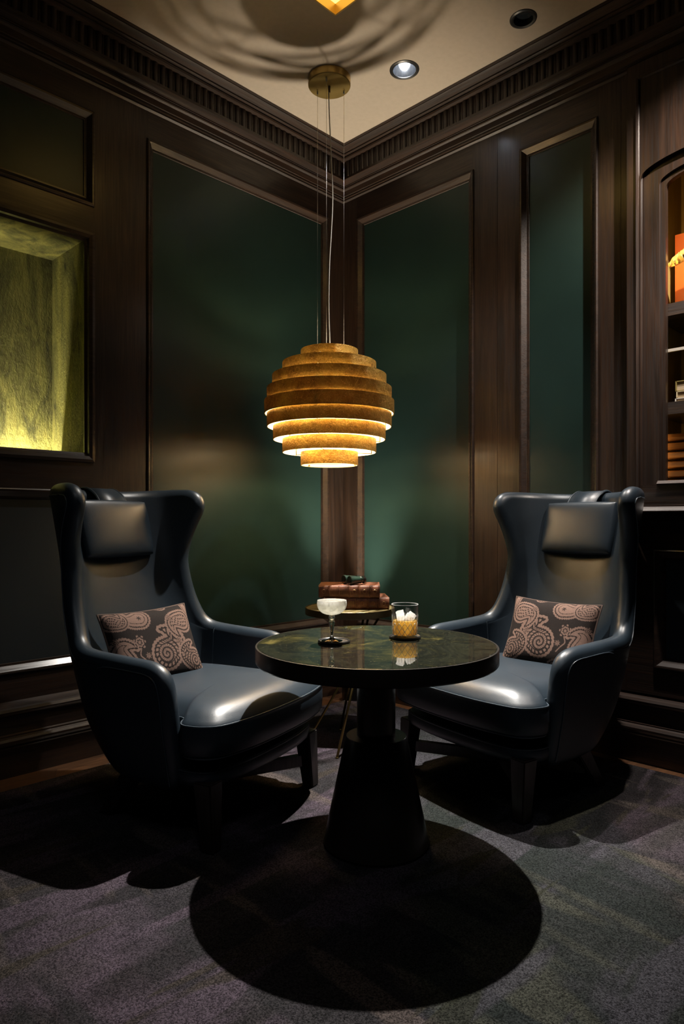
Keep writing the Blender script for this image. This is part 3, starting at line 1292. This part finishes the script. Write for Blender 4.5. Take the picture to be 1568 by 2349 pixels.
def shell_mesh():
    vs, fs = [], []
    idx = {}

    def add(p):
        vs.append(tuple(p))
        return len(vs) - 1
    O = [[add(G[i, j] + N[i, j] * HT) for j in range(NC)] for i in range(NR)]
    I = [[add(G[i, j] - N[i, j] * HT) for j in range(NC)] for i in range(NR)]
    for i in range(NR - 1):
        for j in range(NC - 1):
            fs.append((O[i][j], O[i][j + 1], O[i + 1][j + 1], O[i + 1][j]))
            fs.append((I[i][j], I[i + 1][j], I[i + 1][j + 1], I[i][j + 1]))
    # boundary loop
    loop_ = [(0, j) for j in range(NC)] + [(i, NC - 1) for i in range(1, NR)] + [(NR - 1, j) for j in range(NC - 2, -1, -1)] + [(i, 0) for i in range(NR - 2, 0, -1)]
    nb = len(loop_)
    rims = []
    for q, (i, j) in enumerate(loop_):
        pa = G[loop_[q - 1]]
        pb = G[loop_[(q + 1) % nb]]
        tg_ = pb - pa
        tg_ /= np.linalg.norm(tg_) + 1e-9
        n = N[i, j]
        T = np.cross(tg_, n)
        T /= np.linalg.norm(T) + 1e-9
        ii = 1 if i == 0 else (NR - 2 if i == NR - 1 else i)
        jj = 1 if j == 0 else (NC - 2 if j == NC - 1 else j)
        if np.dot(T, G[i, j] - G[ii, jj]) < 0:
            T = -T
        ring = [O[i][j]]
        for a in (55, 25, 0, -25, -55):
            ring.append(add(G[i, j] + N[i, j] * HT * math.sin(R(a)) + T * HT * math.cos(R(a))))
        ring.append(I[i][j])
        rims.append(ring)
    for q in range(nb):
        a, b = rims[q], rims[(q + 1) % nb]
        for k in range(len(a) - 1):
            fs.append((a[k], a[k + 1], b[k + 1], b[k]))
    return vs, fs


SV, SF = shell_mesh()
pip_r = [tuple(G[i, NC - 1] + N[i, NC - 1] * (HT + .0005)) for i in range(NR)]
pip_t = [tuple(G[NR - 1, j] + N[NR - 1, j] * (HT + .0005)) for j in range(NC)]
pip_l = [tuple(G[i, 0] + N[i, 0] * (HT + .0005)) for i in range(NR)]


def arm_seam(right):
    pts = []
    cols = range(NC - 1, NC // 2, -1) if right else range(NC // 2)
    for i in range(NR):
        for j in cols:
            k = j - 1 if right else j + 1
            f0, f1 = G[i, j][1], G[i, k][1]
            if f0 >= -.150 > f1 and G[i, j][2] < .62:
                a = (f0 + .150) / (f0 - f1)
                p = G[i, j] * (1 - a) + G[i, k] * a
                n = N[i, j] * (1 - a) + N[i, k] * a
                if p[2] > .36:
                    pts.append(tuple(p - n * (HT + .0003)))
                break
    return pts


def outline_cushion():
    half = [(0., -.31), (.16, -.30), (.235, -.25), (.272, -.15), (.283, 0.), (.285, .14), (.290, .205), (.318, .222), (.345, .245), (.350, .275), (.338, .320),
            (.300, .362), (.20, .388), (.10, .398)]
    pts = half + [(0., .400)] + [(-u, f) for u, f in half[1:]][::-1]
    return [tuple(p) for p in catmull(pts, 4, True)]


def pillow_prism(name, pts, z0, z1, crown, edge, mat, parent):
    """upholstered slab: outline rings rounded over the edges, domed top"""
    pts = np.array(pts)
    c = pts.mean(axis=0)
    n = len(pts)
    # inward normals
    tg = np.roll(pts, -1, 0) - np.roll(pts, 1, 0)
    nn = np.stack([-tg[:, 1], tg[:, 0]], 1)
    nn /= np.linalg.norm(nn, axis=1, keepdims=True)
    if ((c - pts) * nn).sum() < 0:
        nn = -nn
    rings = []
    for ins, z in ((.030, z0), (.012, z0 + .004), (.003, z0 + edge * .7), (0., (z0 + z1) / 2), (.001, z1 - edge * .8), (.003, z1 - edge * .35), (.008, z1)):
        rings.append([(*(p + m * ins), z) for p, m in zip(pts, nn)])
    base = np.array([p + m * .008 for p, m in zip(pts, nn)])
    for s, g in ((.975, .14), (.94, .34), (.895, .55), (.84, .72), (.77, .85), (.67, .93), (.5, .98), (.25, 1.)):
        rings.append([(*(c + (b - c) * s), z1 + crown * g) for b in base])
    vs = [v for r in rings for v in r]
    fs = []
    for i in range(len(rings) - 1):
        for k in range(n):
            j = (k + 1) % n
            fs.append((i * n + k, i * n + j, (i + 1) * n + j, (i + 1) * n + k))
    fs.append(tuple(range(n))[::-1])
    vs.append((*c, z1 + crown))
    for k in range(n):
        fs.append(((len(rings) - 1) * n + k, (len(rings) - 1) * n + (k + 1) % n, len(vs) - 1))
    o = pydata(name, vs, fs, mat, parent, True, sharp=75)
    return o, rings


def headrest(parent):
    # softly padded block leaning with the back
    w, h, t = .172, .112, .032
    nx, nz = 20, 14
    vs, fs = [], []

    def pt(a, b, s):
        # a,b in -1..1
        ea = (1 - abs(a) ** 6) ** .5
        eb = (1 - abs(b) ** 6) ** .5
        th = t * (.35 + .65 * min(ea, 1) * min(eb, 1)) * (.88 + .12 * (1 - a * a) * (1 - b * b))
        # rounded corners
        k = 1 - .035 * (a * a * b * b)
        return (a * w * k, s * th, b * h * k)
    for s in (1, -1):
        for i in range(nx + 1):
            for j in range(nz + 1):
                a, b = -1 + 2 * i / nx, -1 + 2 * j / nz
                a = math.copysign(1 - (1 - abs(a)) ** 1.5, a)
                b = math.copysign(1 - (1 - abs(b)) ** 1.5, b)
                vs.append(pt(a, b, s))
    n1 = (nx + 1) * (nz + 1)
    g = lambda s, i, j: s * n1 + i * (nz + 1) + j
    for s in (0, 1):
        for i in range(nx):
            for j in range(nz):
                fs.append((g(s, i, j), g(s, i + 1, j), g(s, i + 1, j + 1), g(s, i, j + 1)))
    rim = [(i, 0) for i in range(nx)] + [(nx, j) for j in range(nz)] + [(i, nz) for i in range(nx, 0, -1)] + [(0, j) for j in range(nz, 0, -1)]
    for q in range(len(rim)):
        a, b = rim[q], rim[(q + 1) % len(rim)]
        fs.append((g(0, *a), g(0, *b), g(1, *b), g(1, *a)))
    o = pydata('headrest', vs, fs, M['leather'], parent, True, (0, -.380, .972), (R(13), 0, 0))
    sub = o.modifiers.new('s', 'SUBSURF')
    sub.levels = sub.render_levels = 1
    # strap over the top of the back
    prof = [(-.393, 1.070), (-.412, 1.095), (-.432, 1.111), (-.458, 1.124), (-.485, 1.127), (-.512, 1.118), (-.528, 1.095), (-.530, 1.05), (-.524, .98)]
    prof = catmull(prof, 4)
    vs, fs = [], []
    hw = .072
    for f, z in prof:
        vs += [(-hw, f, z), (hw, f, z)]
    for i in range(len(prof) - 1):
        fs.append((2 * i, 2 * i + 1, 2 * i + 3, 2 * i + 2))
    st_ = pydata('strap', vs, fs, M['leather'], parent, True)
    so = st_.modifiers.new('t', 'SOLIDIFY')
    so.thickness = .005
    so.offset = 0
    for s in (-1, 1):
        tube('strap_seam', [(s * (hw - .006), f, z + .004) for f, z in prof[:24]], .0016, M['piping'], st_, 6)
    return o


def leg(parent, top, foot, st, sf, name='leg'):
    bm = bmesh.new()
    vs = []
    for (x, y, z), s in ((foot, sf), (top, st)):
        for a, b in ((-1, -1), (1, -1), (1, 1), (-1, 1)):
            vs.append(bm.verts.new((x + a * s[0] / 2, y + b * s[1] / 2, z)))
    bm.faces.new(vs[:4][::-1])
    bm.faces.new(vs[4:])
    for k in range(4):
        bm.faces.new((vs[k], vs[(k + 1) % 4], vs[4 + (k + 1) % 4], vs[4 + k]))
    bmesh.ops.bevel(bm, geom=bm.edges[:], offset=.004, segments=2, affect='EDGES')
    return from_bm(name, bm, M['wood_leg'], parent, True, sharp=40)


def armchair(label, x, d, th):
    t = thing('wing_armchair', label, 'armchair', W(x, d, CZ), PHI + th, 'navy leather wing armchairs')
    up_ = -CZ
    body = pydata('shell', SV, SF, M['leather'], t, True, (0, 0, up_))
    sub = body.modifiers.new('s', 'SUBSURF')
    sub.levels = sub.render_levels = 1
    for nm, pts in (('arm_piping', pip_l), ('arm_piping', pip_r), ('back_piping', pip_t)):
        tube(nm, pts, .0019, M['piping'], body, 6)
    for rt in (False, True):
        pts = arm_seam(rt)
        if len(pts) > 2:
            tube('arm_seam', pts, .0026, M['piping'], body, 6)
    # padded base rail under the cushion
    half = [(0., -.16), (.15, -.14), (.245, -.04), (.285, .08), (.305, .17), (.316, .215), (.312, .262), (.280, .318), (.18, .345), (.09, .353)]
    pts = half + [(0., .355)] + [(-u, f) for u, f in half[1:]][::-1]
    pts = [tuple(p) for p in catmull(pts, 4, True)]
    base, rings = pillow_prism('base_rail', pts, .196, .252, .004, .016, M['leather'], t)
    base.location.z = up_
    tube('rail_piping', rings[5], .0026, M['piping'], base, 6, True)
    cus, rings = pillow_prism('seat_cushion', outline_cushion(), .296, .402, .050, .020, M['leather'], t)
    cus.location.z = up_
    for r, nm in ((rings[5], 'cushion_piping'), (rings[1], 'cushion_piping')):
        tube(nm, [(p[0], p[1], p[2]) for p in r], .0034, M['piping'], cus, 6, True)
    h = headrest(t)
    for c in list(t.children):
        if c.name.startswith(('headrest', 'strap')):
            c.location.z += up_
    for s in (-1, 1):
        leg(t, (s * .284, .298, .205), (s * .290, .316, 0), (.062, .066), (.044, .046))
        leg(t, (s * .250, .02, .235), (s * .236, -.168, 0), (.058, .080), (.046, .052))
    bm = bmesh.new()
    for s in (-1, 1):
        a = Vector((s * .283, .295, .095))
        b = Vector((-s * .243, -.085, .085))
        dr_ = (b - a).normalized()
        sd_ = Vector((-dr_.y, dr_.x, 0)) * .013
        hh = Vector((0, 0, .02))
        q = [a - sd_ - hh, a + sd_ - hh, a + sd_ + hh, a - sd_ + hh, b - sd_ - hh, b + sd_ - hh, b + sd_ + hh, b - sd_ + hh]
        v = [bm.verts.new(p) for p in q]
        for idx in ((0, 1, 2, 3), (7, 6, 5, 4), (0, 4, 5, 1), (1, 5, 6, 2), (2, 6, 7, 3), (3, 7, 4, 0)):
            bm.faces.new([v[i] for i in idx])
    from_bm('cross_stretcher', bm, M['wood_leg'], t)
    return t


LA, RA = R(28.07), R(34.75)
LC = (-.533, 2.438)
RC = (.683, 2.649)
TH_L = -(PI / 2 + LA)
TH_R = PI / 2 + RA
chL = armchair('navy leather wing armchair on the left, its seat partly under the round table', *LC, TH_L)
chR = armchair('navy leather wing armchair on the right beside the display cabinet', *RC, TH_R)

# ------------------------------------------------------------------ paisley cushions
def paisley(nx, ny, seed, flip):
    """two tone paisley design as a 0..1 field over the cushion face"""
    yy, xx = np.mgrid[0:ny, 0:nx]
    asp = 1.36
    X = (xx / (nx - 1) - .5) * asp
    Y = yy / (ny - 1) - .5
    if flip:
        X = -X
    F = np.zeros_like(X)

    def motif(cx, cy, s, rot, mirror, style):
        nonlocal F
        c, sn = math.cos(rot), math.sin(rot)
        dx, dy = X - cx, Y - cy
        u = (dx * c + dy * sn) / s
        v = (-dx * sn + dy * c) / s
        if mirror:
            u = -u
        ts = np.linspace(0, 1, 90)
        ang = -.9 + ts * 4.3
        rr = .62 * (1 - .45 * ts)
        px = np.where(ts < .01, 0, .55 - .55 * np.cos(ang * .62) * 1.0 + .12 * ts)
        # body: big drop at the origin with a tail that curls over
        px = .95 * ts ** 1.1 * np.cos(2.5 * ts) + 0.25 * ts
        py = 1.5 * ts ** 1.05 - .75 * ts ** 3.2
        rr = .52 * (1 - ts) ** .75 + .05
        D = np.full_like(u, 9.)
        for a, b, r in zip(px, py, rr):
            D = np.minimum(D, np.hypot(u - a, v - b) - r)
        angp = np.arctan2(v - .3, u - .1)
        scal = .035 * np.abs(np.sin(angp * 17))
        De = D - scal
        val = np.zeros_like(u)
        inside = De < .05
        val = np.where((De < .05) & (De > -.06), 1., val)          # scalloped border
        val = np.where((D <= -.06) & (D > -.10), 0., val)          # dark line
        if style == 0:
            val = np.where((D <= -.10) & (D > -.22), 1., val)
            val = np.where((D <= -.22) & (D > -.25), 0., val)
            val = np.where(D <= -.25, (np.sin(u * 30 + 2 * np.sin(v * 9)) * np.sin(v * 30) > -.35) * 1., val)
        elif style == 1:
            val = np.where(D <= -.10, 1., val)
            val = np.where((D <= -.24) & (D > -.27), 0., val)
            rad_ = np.hypot(u, v)
            val = np.where((rad_ < .16) & (np.cos(np.arctan2(v, u) * 6) * .05 + .09 > rad_), 0., val)
        else:
            beads = np.sin(angp * 26) > -.3
            val = np.where((D <= -.10) & (D > -.20), beads * 1., val)
            val = np.where((D <= -.20) & (D > -.24), 0., val)
            rad_ = np.hypot(u, v)
            spir = (np.sin(rad_ * 40 + np.arctan2(v, u)) > -.35) & (np.sin(np.arctan2(v, u) * 22 + rad_ * 30) > -.75)
            val = np.where(D <= -.24, spir * 1., val)
        F = np.where(inside, val, F)

    def flower(cx, cy, s):
        nonlocal F
        dx, dy = (X - cx) / s, (Y - cy) / s
        r = np.hypot(dx, dy)
        a = np.arctan2(dy, dx)
        e = .8 + .2 * np.cos(a * 7)
        v = (np.sin(r * 16 + np.cos(a * 7)) > -.3) * 1.
        F = np.where(r < e, v, F)

    def vine(pts, w):
        nonlocal F
        for p in catmull(pts, 10):
            F = np.where(np.hypot(X - p[0], Y - p[1]) < w, 1., F)
    motif(.06, -.16, .36, R(-30), False, 2)
    motif(-.20, .36, .26, R(62), True, 1)
    motif(.46, .24, .27, R(120), False, 0)
    motif(-.56, -.18, .28, R(-20), True, 1)
    motif(.52, -.30, .27, R(35), True, 2)
    motif(-.58, .36, .20, R(-80), False, 0)
    motif(-.22, -.52, .24, R(80), True, 0)
    motif(.66, .48, .17, R(200), False, 1)
    motif(.22, .55, .17, R(20), False, 2)
    flower(-.30, .04, .10)
    flower(.24, .30, .055)
    flower(-.22, -.14, .045)
    flower(.30, -.02, .05)
    flower(-.62, .10, .05)
    vine([(-.30, -.04), (-.33, -.12), (-.28, -.18), (-.22, -.26)], .008)
    vine([(.24, .26), (.22, .20), (.27, .14)], .007)
    vine([(.30, -.06), (.26, -.14), (.32, -.22)], .007)
    vine([(-.62, .06), (-.66, -.02), (-.60, -.06)], .007)
    return F


def cushion_mat():
    m, nt, p, o = new_mat('paisley jacquard')
    at = nt.nodes.new('ShaderNodeAttribute')
    at.attribute_name = 'pattern'
    v = coords(nt)
    n = noise(nt, v, 500, 2, .7)
    light = ramp(nt, n, [(.3, (.15, .092, .072)), (.7, (.23, .145, .114))])
    dark = ramp(nt, n, [(.3, (.010, .007, .006)), (.7, (.022, .015, .013))])
    nt.links.new(mix(nt, dark, light, at.outputs['Fac']), p.inputs['Base Color'])
    p.inputs['Roughness'].default_value = .85
    p.inputs['Specular IOR Level'].default_value = .2
    bump(nt, p, n, .5, .0015)
    return m


M['paisley'] = cushion_mat()
M['cush_pipe'] = simple('cushion piping cloth', (.10, .065, .052), .9)


def cushion(label, mat_world, flip):
    nx, ny = 230, 170
    w, h, t = .180, .145, .050
    F = paisley(nx, ny, 1, flip)
    vs = []
    vals = []
    for s in (1, -1):
        yy, xx = np.mgrid[0:ny, 0:nx]
        a = xx / (nx - 1) * 2 - 1
        b = yy / (ny - 1) * 2 - 1
        th = t * ((1 - a ** 4) * (1 - b ** 4)) ** .55
        kx = w * (1 - .055 * (1 - b * b) * np.abs(a) ** 2)
        kz = h * (1 - .075 * (1 - a * a) * np.abs(b) ** 2)
        P = np.stack([a * kx, s * th, b * kz], -1).reshape(-1, 3)
        vs.append(P)
        vals.append(F.reshape(-1))
    V = np.concatenate(vs)
    n1 = nx * ny
    fs = []
    for s in (0, 1):
        for j in range(ny - 1):
            base = s * n1 + j * nx
            for i in range(nx - 1):
                q = (base + i, base + i + 1, base + nx + i + 1, base + nx + i)
                fs.append(q if s == 0 else q[::-1])
    me = bpy.data.meshes.new('cover')
    me.from_pydata(V.tolist(), [], fs)
    at = me.attributes.new('pattern', 'FLOAT', 'POINT')
    at.data.foreach_set('value', np.concatenate(vals).astype(np.float32))
    root = thing('throw_cushion', label, 'cushion', (0, 0, 0), 0, 'paisley cushions')
    root.matrix_world = mat_world
    link('cover', me, M['paisley'], root, True)
    edge = []
    for k in range(40):
        edge.append((-1 + 2 * k / 40, -1))
    for k in range(30):
        edge.append((1, -1 + 2 * k / 30))
    for k in range(40):
        edge.append((1 - 2 * k / 40, 1))
    for k in range(30):
        edge.append((-1, 1 - 2 * k / 30))
    pts = []
    for a, b in edge:
        pts.append((a * w * (1 - .055 * (1 - b * b)), 0, b * h * (1 - .075 * (1 - a * a))))
    tube('piping', pts, .0042, M['cush_pipe'], root, 8, True)
    return root


def chair_matrix(x, d, th):
    return Matrix.Translation(W(x, d, 0)) @ Matrix.Rotation(PHI + th, 4, 'Z')


# chair-local: x across, y forward, z up
mL = chair_matrix(*LC, TH_L) @ Matrix.Translation((.045, -.148, .546)) @ Matrix.Rotation(R(-14), 4, 'Z') @ Matrix.Rotation(R(26), 4, 'X') @ Matrix.Rotation(R(1.5), 4, 'Y')
cushion('brown paisley cushion leaning in the left armchair', mL, True)
mR = chair_matrix(*RC, TH_R) @ Matrix.Translation((-.038, -.148, .548)) @ Matrix.Rotation(R(14), 4, 'Z') @ Matrix.Rotation(R(26), 4, 'X') @ Matrix.Rotation(R(-1.5), 4, 'Y')
cushion('brown paisley cushion leaning in the right armchair', mR, False)

# ------------------------------------------------------------------ display cabinet built into the right wall
ca, cb = 1.68, 2.95
cm = (ca + cb) / 2
cab = thing('display_cabinet', 'dark oak built-in display cabinet with an arched lit opening on the right wall', 'cabinet', (0, cm, 1.04))
OZ = -1.04


def cbox(bm, ta, tb, o0, o1, z0, z1, mi=0):
    add_box(bm, (o0, ta - cm, z0 + OZ), (o1, tb - cm, z1 + OZ), mi)


PR = .030          # how far the front stands proud of the wall
bm = bmesh.new()
cbox(bm, ca + .012, ca + .0475, -.04, PR, 1.075, 2.90)
cbox(bm, cb - .0475, cb - .012, -.04, PR, 1.075, 2.90)
cbox(bm, ca + .0475, cb - .0475, -.04, PR, 2.845, 2.90)
from_bm('face_frame', bm, M['wood_z'], cab)
# bevelled moulding inside the face frame
vs, fs = [], []
fr = (ca + .0475 - cm, cb - .0475 - cm, 1.075 + OZ, 2.845 + OZ)
pr = [(0, PR), (.004, PR + .006), (.012, PR + .003), (.018, PR - .012), (.022, PR - .018)]
for ins, o in pr:
    for t_, z_ in ((fr[0] + ins, fr[2]), (fr[1] - ins, fr[2]), (fr[1] - ins, fr[3] - ins), (fr[0] + ins, fr[3] - ins)):
        vs.append((o, t_, z_))
for i in range(len(pr) - 1):
    for k in (1, 2, 3):
        a, b = i * 4 + k, i * 4 + (k + 1) % 4
        fs.append((a, b, b + 4, a + 4))
pydata('frame_moulding', vs, fs, M['wood_z'], cab, False)


def arch(hw, spring, rise, zbot, n=60):
    # flattened arch with rounded shoulders
    pts = [(-hw, zbot), (-hw, spring)]
    for k in range(1, n):
        x = -hw * math.cos(PI * k / n)
        pts.append((x, spring + rise * (1 - abs(x / hw) ** 2.6) ** (1 / 2.6)))
    pts += [(hw, spring), (hw, zbot)]
    return pts


def strip_plate(name, outer, inner, o0, o1, mat, parent, closed=False):
    vs, fs = [], []
    n = len(outer)
    for p, q in zip(outer, inner):
        vs += [(o1, p[0], p[1] + OZ), (o1, q[0], q[1] + OZ), (o0, p[0], p[1] + OZ), (o0, q[0], q[1] + OZ)]
    m = n if closed else n - 1
    for i in range(m):
        a, b = 4 * i, 4 * ((i + 1) % n)
        fs += [(a, b, b + 1, a + 1), (a + 1, b + 1, b + 3, a + 3), (a + 2, a + 3, b + 3, b + 2), (a, a + 2, b + 2, b)]
    return pydata(name, vs, fs, mat, parent, False)


hw_o = cm - 1.746
oa = arch(hw_o, 2.409, .090, 1.075)
# field panel above the arch
top = []
for k, p in enumerate(oa):
    top.append((p[0], 2.83))
strip_plate('field_panel', top[1:-1], oa[1:-1], -.03, PR - .006, M['wood_z'], cab)
# dark shadow bead along the arch
strip_plate('arch_bead', [(p[0] * 1.004, p[1] + .006) for p in oa], oa, -.03, PR - .002, M['wood_z'], cab)
hw_i = cm - 1.815
ia = arch(hw_i, 2.372, .078, 1.15)
strip_plate('door_frame', oa, ia, -.02, PR - .022, M['wood_z'], cab)
hw_j = cm - 1.836
ja = arch(hw_j, 2.357, .074, 1.165)
strip_plate('door_moulding', ia, ja, -.03, PR - .034, M['wood_z'], cab)
bm = bmesh.new()
cbox(bm, 1.746, cb - .066, -.02, PR - .004, 1.062, 1.15)
from_bm('bottom_rail', bm, M['wood_y'], cab)


def prism(name, prof, ta, tb, mat):
    n = len(prof)
    vs = [(o, ta - cm, z + OZ) for o, z in prof] + [(o, tb - cm, z + OZ) for o, z in prof]
    fs = [(i, (i + 1) % n, n + (i + 1) % n, n + i) for i in range(n)] + [tuple(range(n)), tuple(range(2 * n - 1, n - 1, -1))]
    return pydata(name, vs, fs, mat, cab, False)


prism('opening_sill', [(-.03, 1.15), (PR - .022, 1.148), (PR - .004, 1.150), (PR + .002, 1.153), (PR - .014, 1.166), (-.03, 1.168)], 1.812, cb - .132, M['wood_y'])
prism('ledge', [(-.02, 1.034), (PR + .012, 1.034), (PR + .022, 1.040), (PR + .022, 1.043), (PR + .010, 1.0555), (PR + .004, 1.060), (PR + .004, 1.066), (-.02, 1.072)], ca, cb, M['wood_y'])
# carcass
ID = .36
bm = bmesh.new()
cbox(bm, 1.78, cb - .10, -ID - .02, -ID, 1.10, 2.62)
cbox(bm, 1.76, 1.78, -ID, -.031, 1.10, 2.62)
cbox(bm, cb - .10, cb - .08, -ID, -.031, 1.10, 2.62)
cbox(bm, 1.78, cb - .10, -ID, -.031, 2.60, 2.62)
cbox(bm, 1.78, cb - .10, -ID, -.031, 1.10, 1.14)


def cab_wood():
    m, nt, p, o = new_mat('ochre cabinet lining')
    v = coords(nt, (6, 6, .8))
    n = noise(nt, v, 3, 5, .6, 1.2)
    c = ramp(nt, n, [(.3, (.26, .18, .05)), (.7, (.42, .30, .09))])
    nt.links.new(c, p.inputs['Base Color'])
    p.inputs['Roughness'].default_value = .5
    return m


from_bm('carcass', bm, cab_wood(), cab)
for z in (1.845, 1.440):
    bm = bmesh.new()
    cbox(bm, 1.781, cb - .101, -ID + .001, -.034, z, z + .05)
    from_bm('shelf', bm, M['wood_shelf'], cab)
for z, zt, e in ((1.96, 2.34, 30.), (1.53, 1.70, 3.), (1.18, 1.41, 9.)):
    bm = bmesh.new()
    cbox(bm, 1.800, 1.808, -.050, -.040, z, zt)
    from_bm('light_strip', bm, emis('amber cabinet strip', (1., .58, .18), e), cab)
bm = bmesh.new()
cbox(bm, 1.782, cb - .102, -.22, -.06, 1.704, 1.712)
from_bm('glass_shelf', bm, M['glass'], cab)
bm = bmesh.new()
cbox(bm, 1.782, cb - .102, -.066, -.056, 1.702, 1.714)
from_bm('shelf_rail', bm, simple('pale satin rail', (.45, .42, .36), .35), cab)

# contents of the cabinet
bm = bmesh.new()
add_box(bm, (-.216, 1.807, 1.8955), (-.200, 2.15, 2.235))
tag(from_bm('display_board', bm, simple('orange lacquer', (.62, .12, .012), .45)), 'bright orange square board standing on the top cabinet shelf', 'board')
bm = bmesh.new()
spine = catmull([(-.10, 1.815, 2.072), (-.10, 1.835, 2.082), (-.10, 1.86, 2.094), (-.10, 1.89, 2.104), (-.105, 1.93, 2.105), (-.11, 1.99, 2.085), (-.12, 2.05, 2.02), (-.12, 2.08, 1.96), (-.12, 2.09, 1.900)], 5)
rr_ = [float(np.interp(k / (len(spine) - 1), [0, .1, .3, .5, .7, .9, 1], [.004, .013, .024, .034, .030, .028, .045])) for k in range(len(spine))]
add_tube(bm, spine, rr_, 10)
for v in bm.verts:
    v.co += Vector((random.uniform(-1, 1), random.uniform(-1, 1), random.uniform(-1, 1))) * .004
tag(from_bm('driftwood_sculpture', bm, simple('gilded driftwood', (.62, .42, .16), .45, .4), None, True, sharp=40), 'gilded driftwood sculpture reaching out in front of the orange board', 'sculpture')
zb = 1.4905
for i, (th_, c, y0_, lab) in enumerate(((.016, (.55, .52, .46), 1.855, 'thin white book at the bottom of the shelf stack'),
                                      (.028, (.50, .42, .26), 1.860, 'cream book in the middle of the shelf stack'),
                                      (.042, (.22, .17, .045), 1.857, 'thick olive book on top of the shelf stack'))):
    t = thing('book', lab, 'book', (-.15, y0_, zb), 0, 'books on the cabinet shelf')
    bm = bmesh.new()
    add_box(bm, (-.09, 0, 0), (.09, .25, .003))
    add_box(bm, (-.09, 0, th_ - .003), (.09, .25, th_))
    add_box(bm, (-.09, -.002, 0), (.09, .003, th_))
    from_bm('cover', bm, simple('book cloth', c, .6), t)
    bm = bmesh.new()
    add_box(bm, (-.086, .003, .003), (.086, .246, th_ - .003))
    from_bm('pages', bm, M['paper'], t)
    zb += th_ + .0004
# slatted rack at the bottom of the cabinet
rk = thing('slatted_rack', 'amber lit slatted wooden rack at the bottom of the cabinet', 'rack', (-.16, 1.815, 1.141))
m_slat = wood('amber slats', 1, (.16, .06, .012), (.34, .14, .03), .35)
for k in range(6):
    bm = bmesh.new()
    z = .003 + k * .038
    vs_ = add_box(bm, (-.10, 0, z), (.10, .95, z + .028))
    bmesh.ops.bevel(bm, geom=bm.edges[:], offset=.004, segments=2, affect='EDGES')
    from_bm('slat', bm, m_slat, rk, False)
for y in (0.02, .47, .90):
    bm = bmesh.new()
    add_box(bm, (-.095, y, 0), (-.05, y + .02, .24))
    from_bm('rack_post', bm, M['wood_shelf'], rk)

# ------------------------------------------------------------------ lights
def spot(name, loc, target, watts, size, blend, radius, col):
    l = bpy.data.lights.new(name, 'SPOT')
    l.energy = watts
    l.spot_size = R(size)
    l.spot_blend = blend
    l.shadow_soft_size = radius
    l.color = col
    o = bpy.data.objects.new(name, l)
    COL.objects.link(o)
    o.location = loc
    d_ = Vector(target) - Vector(loc)
    o.rotation_euler = d_.to_track_quat('-Z', 'Y').to_euler()
    return o


spot('ceiling_spot', (DL.x, DL.y, HC - .01), W(.06, 2.28, 0), 900, 46, 1., .018, (1., .95, .88))
spot('ceiling_spot_spill', (DL.x, DL.y, HC - .01), W(.06, 2.28, 0), 210, 80, 1., .018, (1., .95, .88))
spot('uplight_spot', W(UX, UD, CZ + .165), W(.04, 3.74, 3.), 320, 50, 1., .025, (1., .86, .66))
l = bpy.data.lights.new('pendant_light', 'POINT')
l.energy = 40
l.shadow_soft_size = .105
l.color = (1., .74, .42)
o = bpy.data.objects.new('pendant_light', l)
COL.objects.link(o)
o.location = (pl.x, pl.y, 1.5 - .028)
# next recessed light of the row, just above the picture, washing the cabinet and the carpet on the right
spot('ceiling_spot', W(1.22, 2.52, HC - .02), W(1.30, 2.50, 0), 300, 38, .8, .02, (1., .90, .82))
spot('cabinet_spot', W(1.55, 1.95, HC - .02), (0., 1.80, 2.2), 290, 48, 1., .02, (1., .86, .74))
# dim room light behind the viewer
spot('room_spot', W(.0, .35, HC - .02), W(-.05, 2.1, .3), 34, 66, .8, .45, (.92, .95, 1.))

w = bpy.data.worlds.new('room dark')
w.use_nodes = True
w.node_tree.nodes['Background'].inputs[0].default_value = (.5, .55, .6, 1)
w.node_tree.nodes['Background'].inputs[1].default_value = .0015
scene.world = w

# ------------------------------------------------------------------ camera
cam = bpy.data.cameras.new('camera')
cam.sensor_fit = 'VERTICAL'
cam.sensor_height = 36.
cam.lens = 1560 / 2349 * 36
cam.shift_y = (1196 - 1174.5) / 2349
cam.clip_start = .05
co = bpy.data.objects.new('camera', cam)
COL.objects.link(co)
co.location = W(0, 0, 1.0)
co.rotation_euler = (PI / 2, 0, PHI)
scene.camera = co

scene.view_settings.view_transform = 'Standard'
scene.view_settings.look = 'None'
scene.view_settings.gamma = 1.
scene.view_settings.exposure = 0.
scene.view_settings.use_curve_mapping = False
scene.cycles.use_denoising = True
scene.cycles.max_bounces = 10
scene.cycles.transparent_max_bounces = 24
scene.cycles.sample_clamp_indirect = 6.
scene.cycles.caustics_reflective = False
scene.cycles.caustics_refractive = False
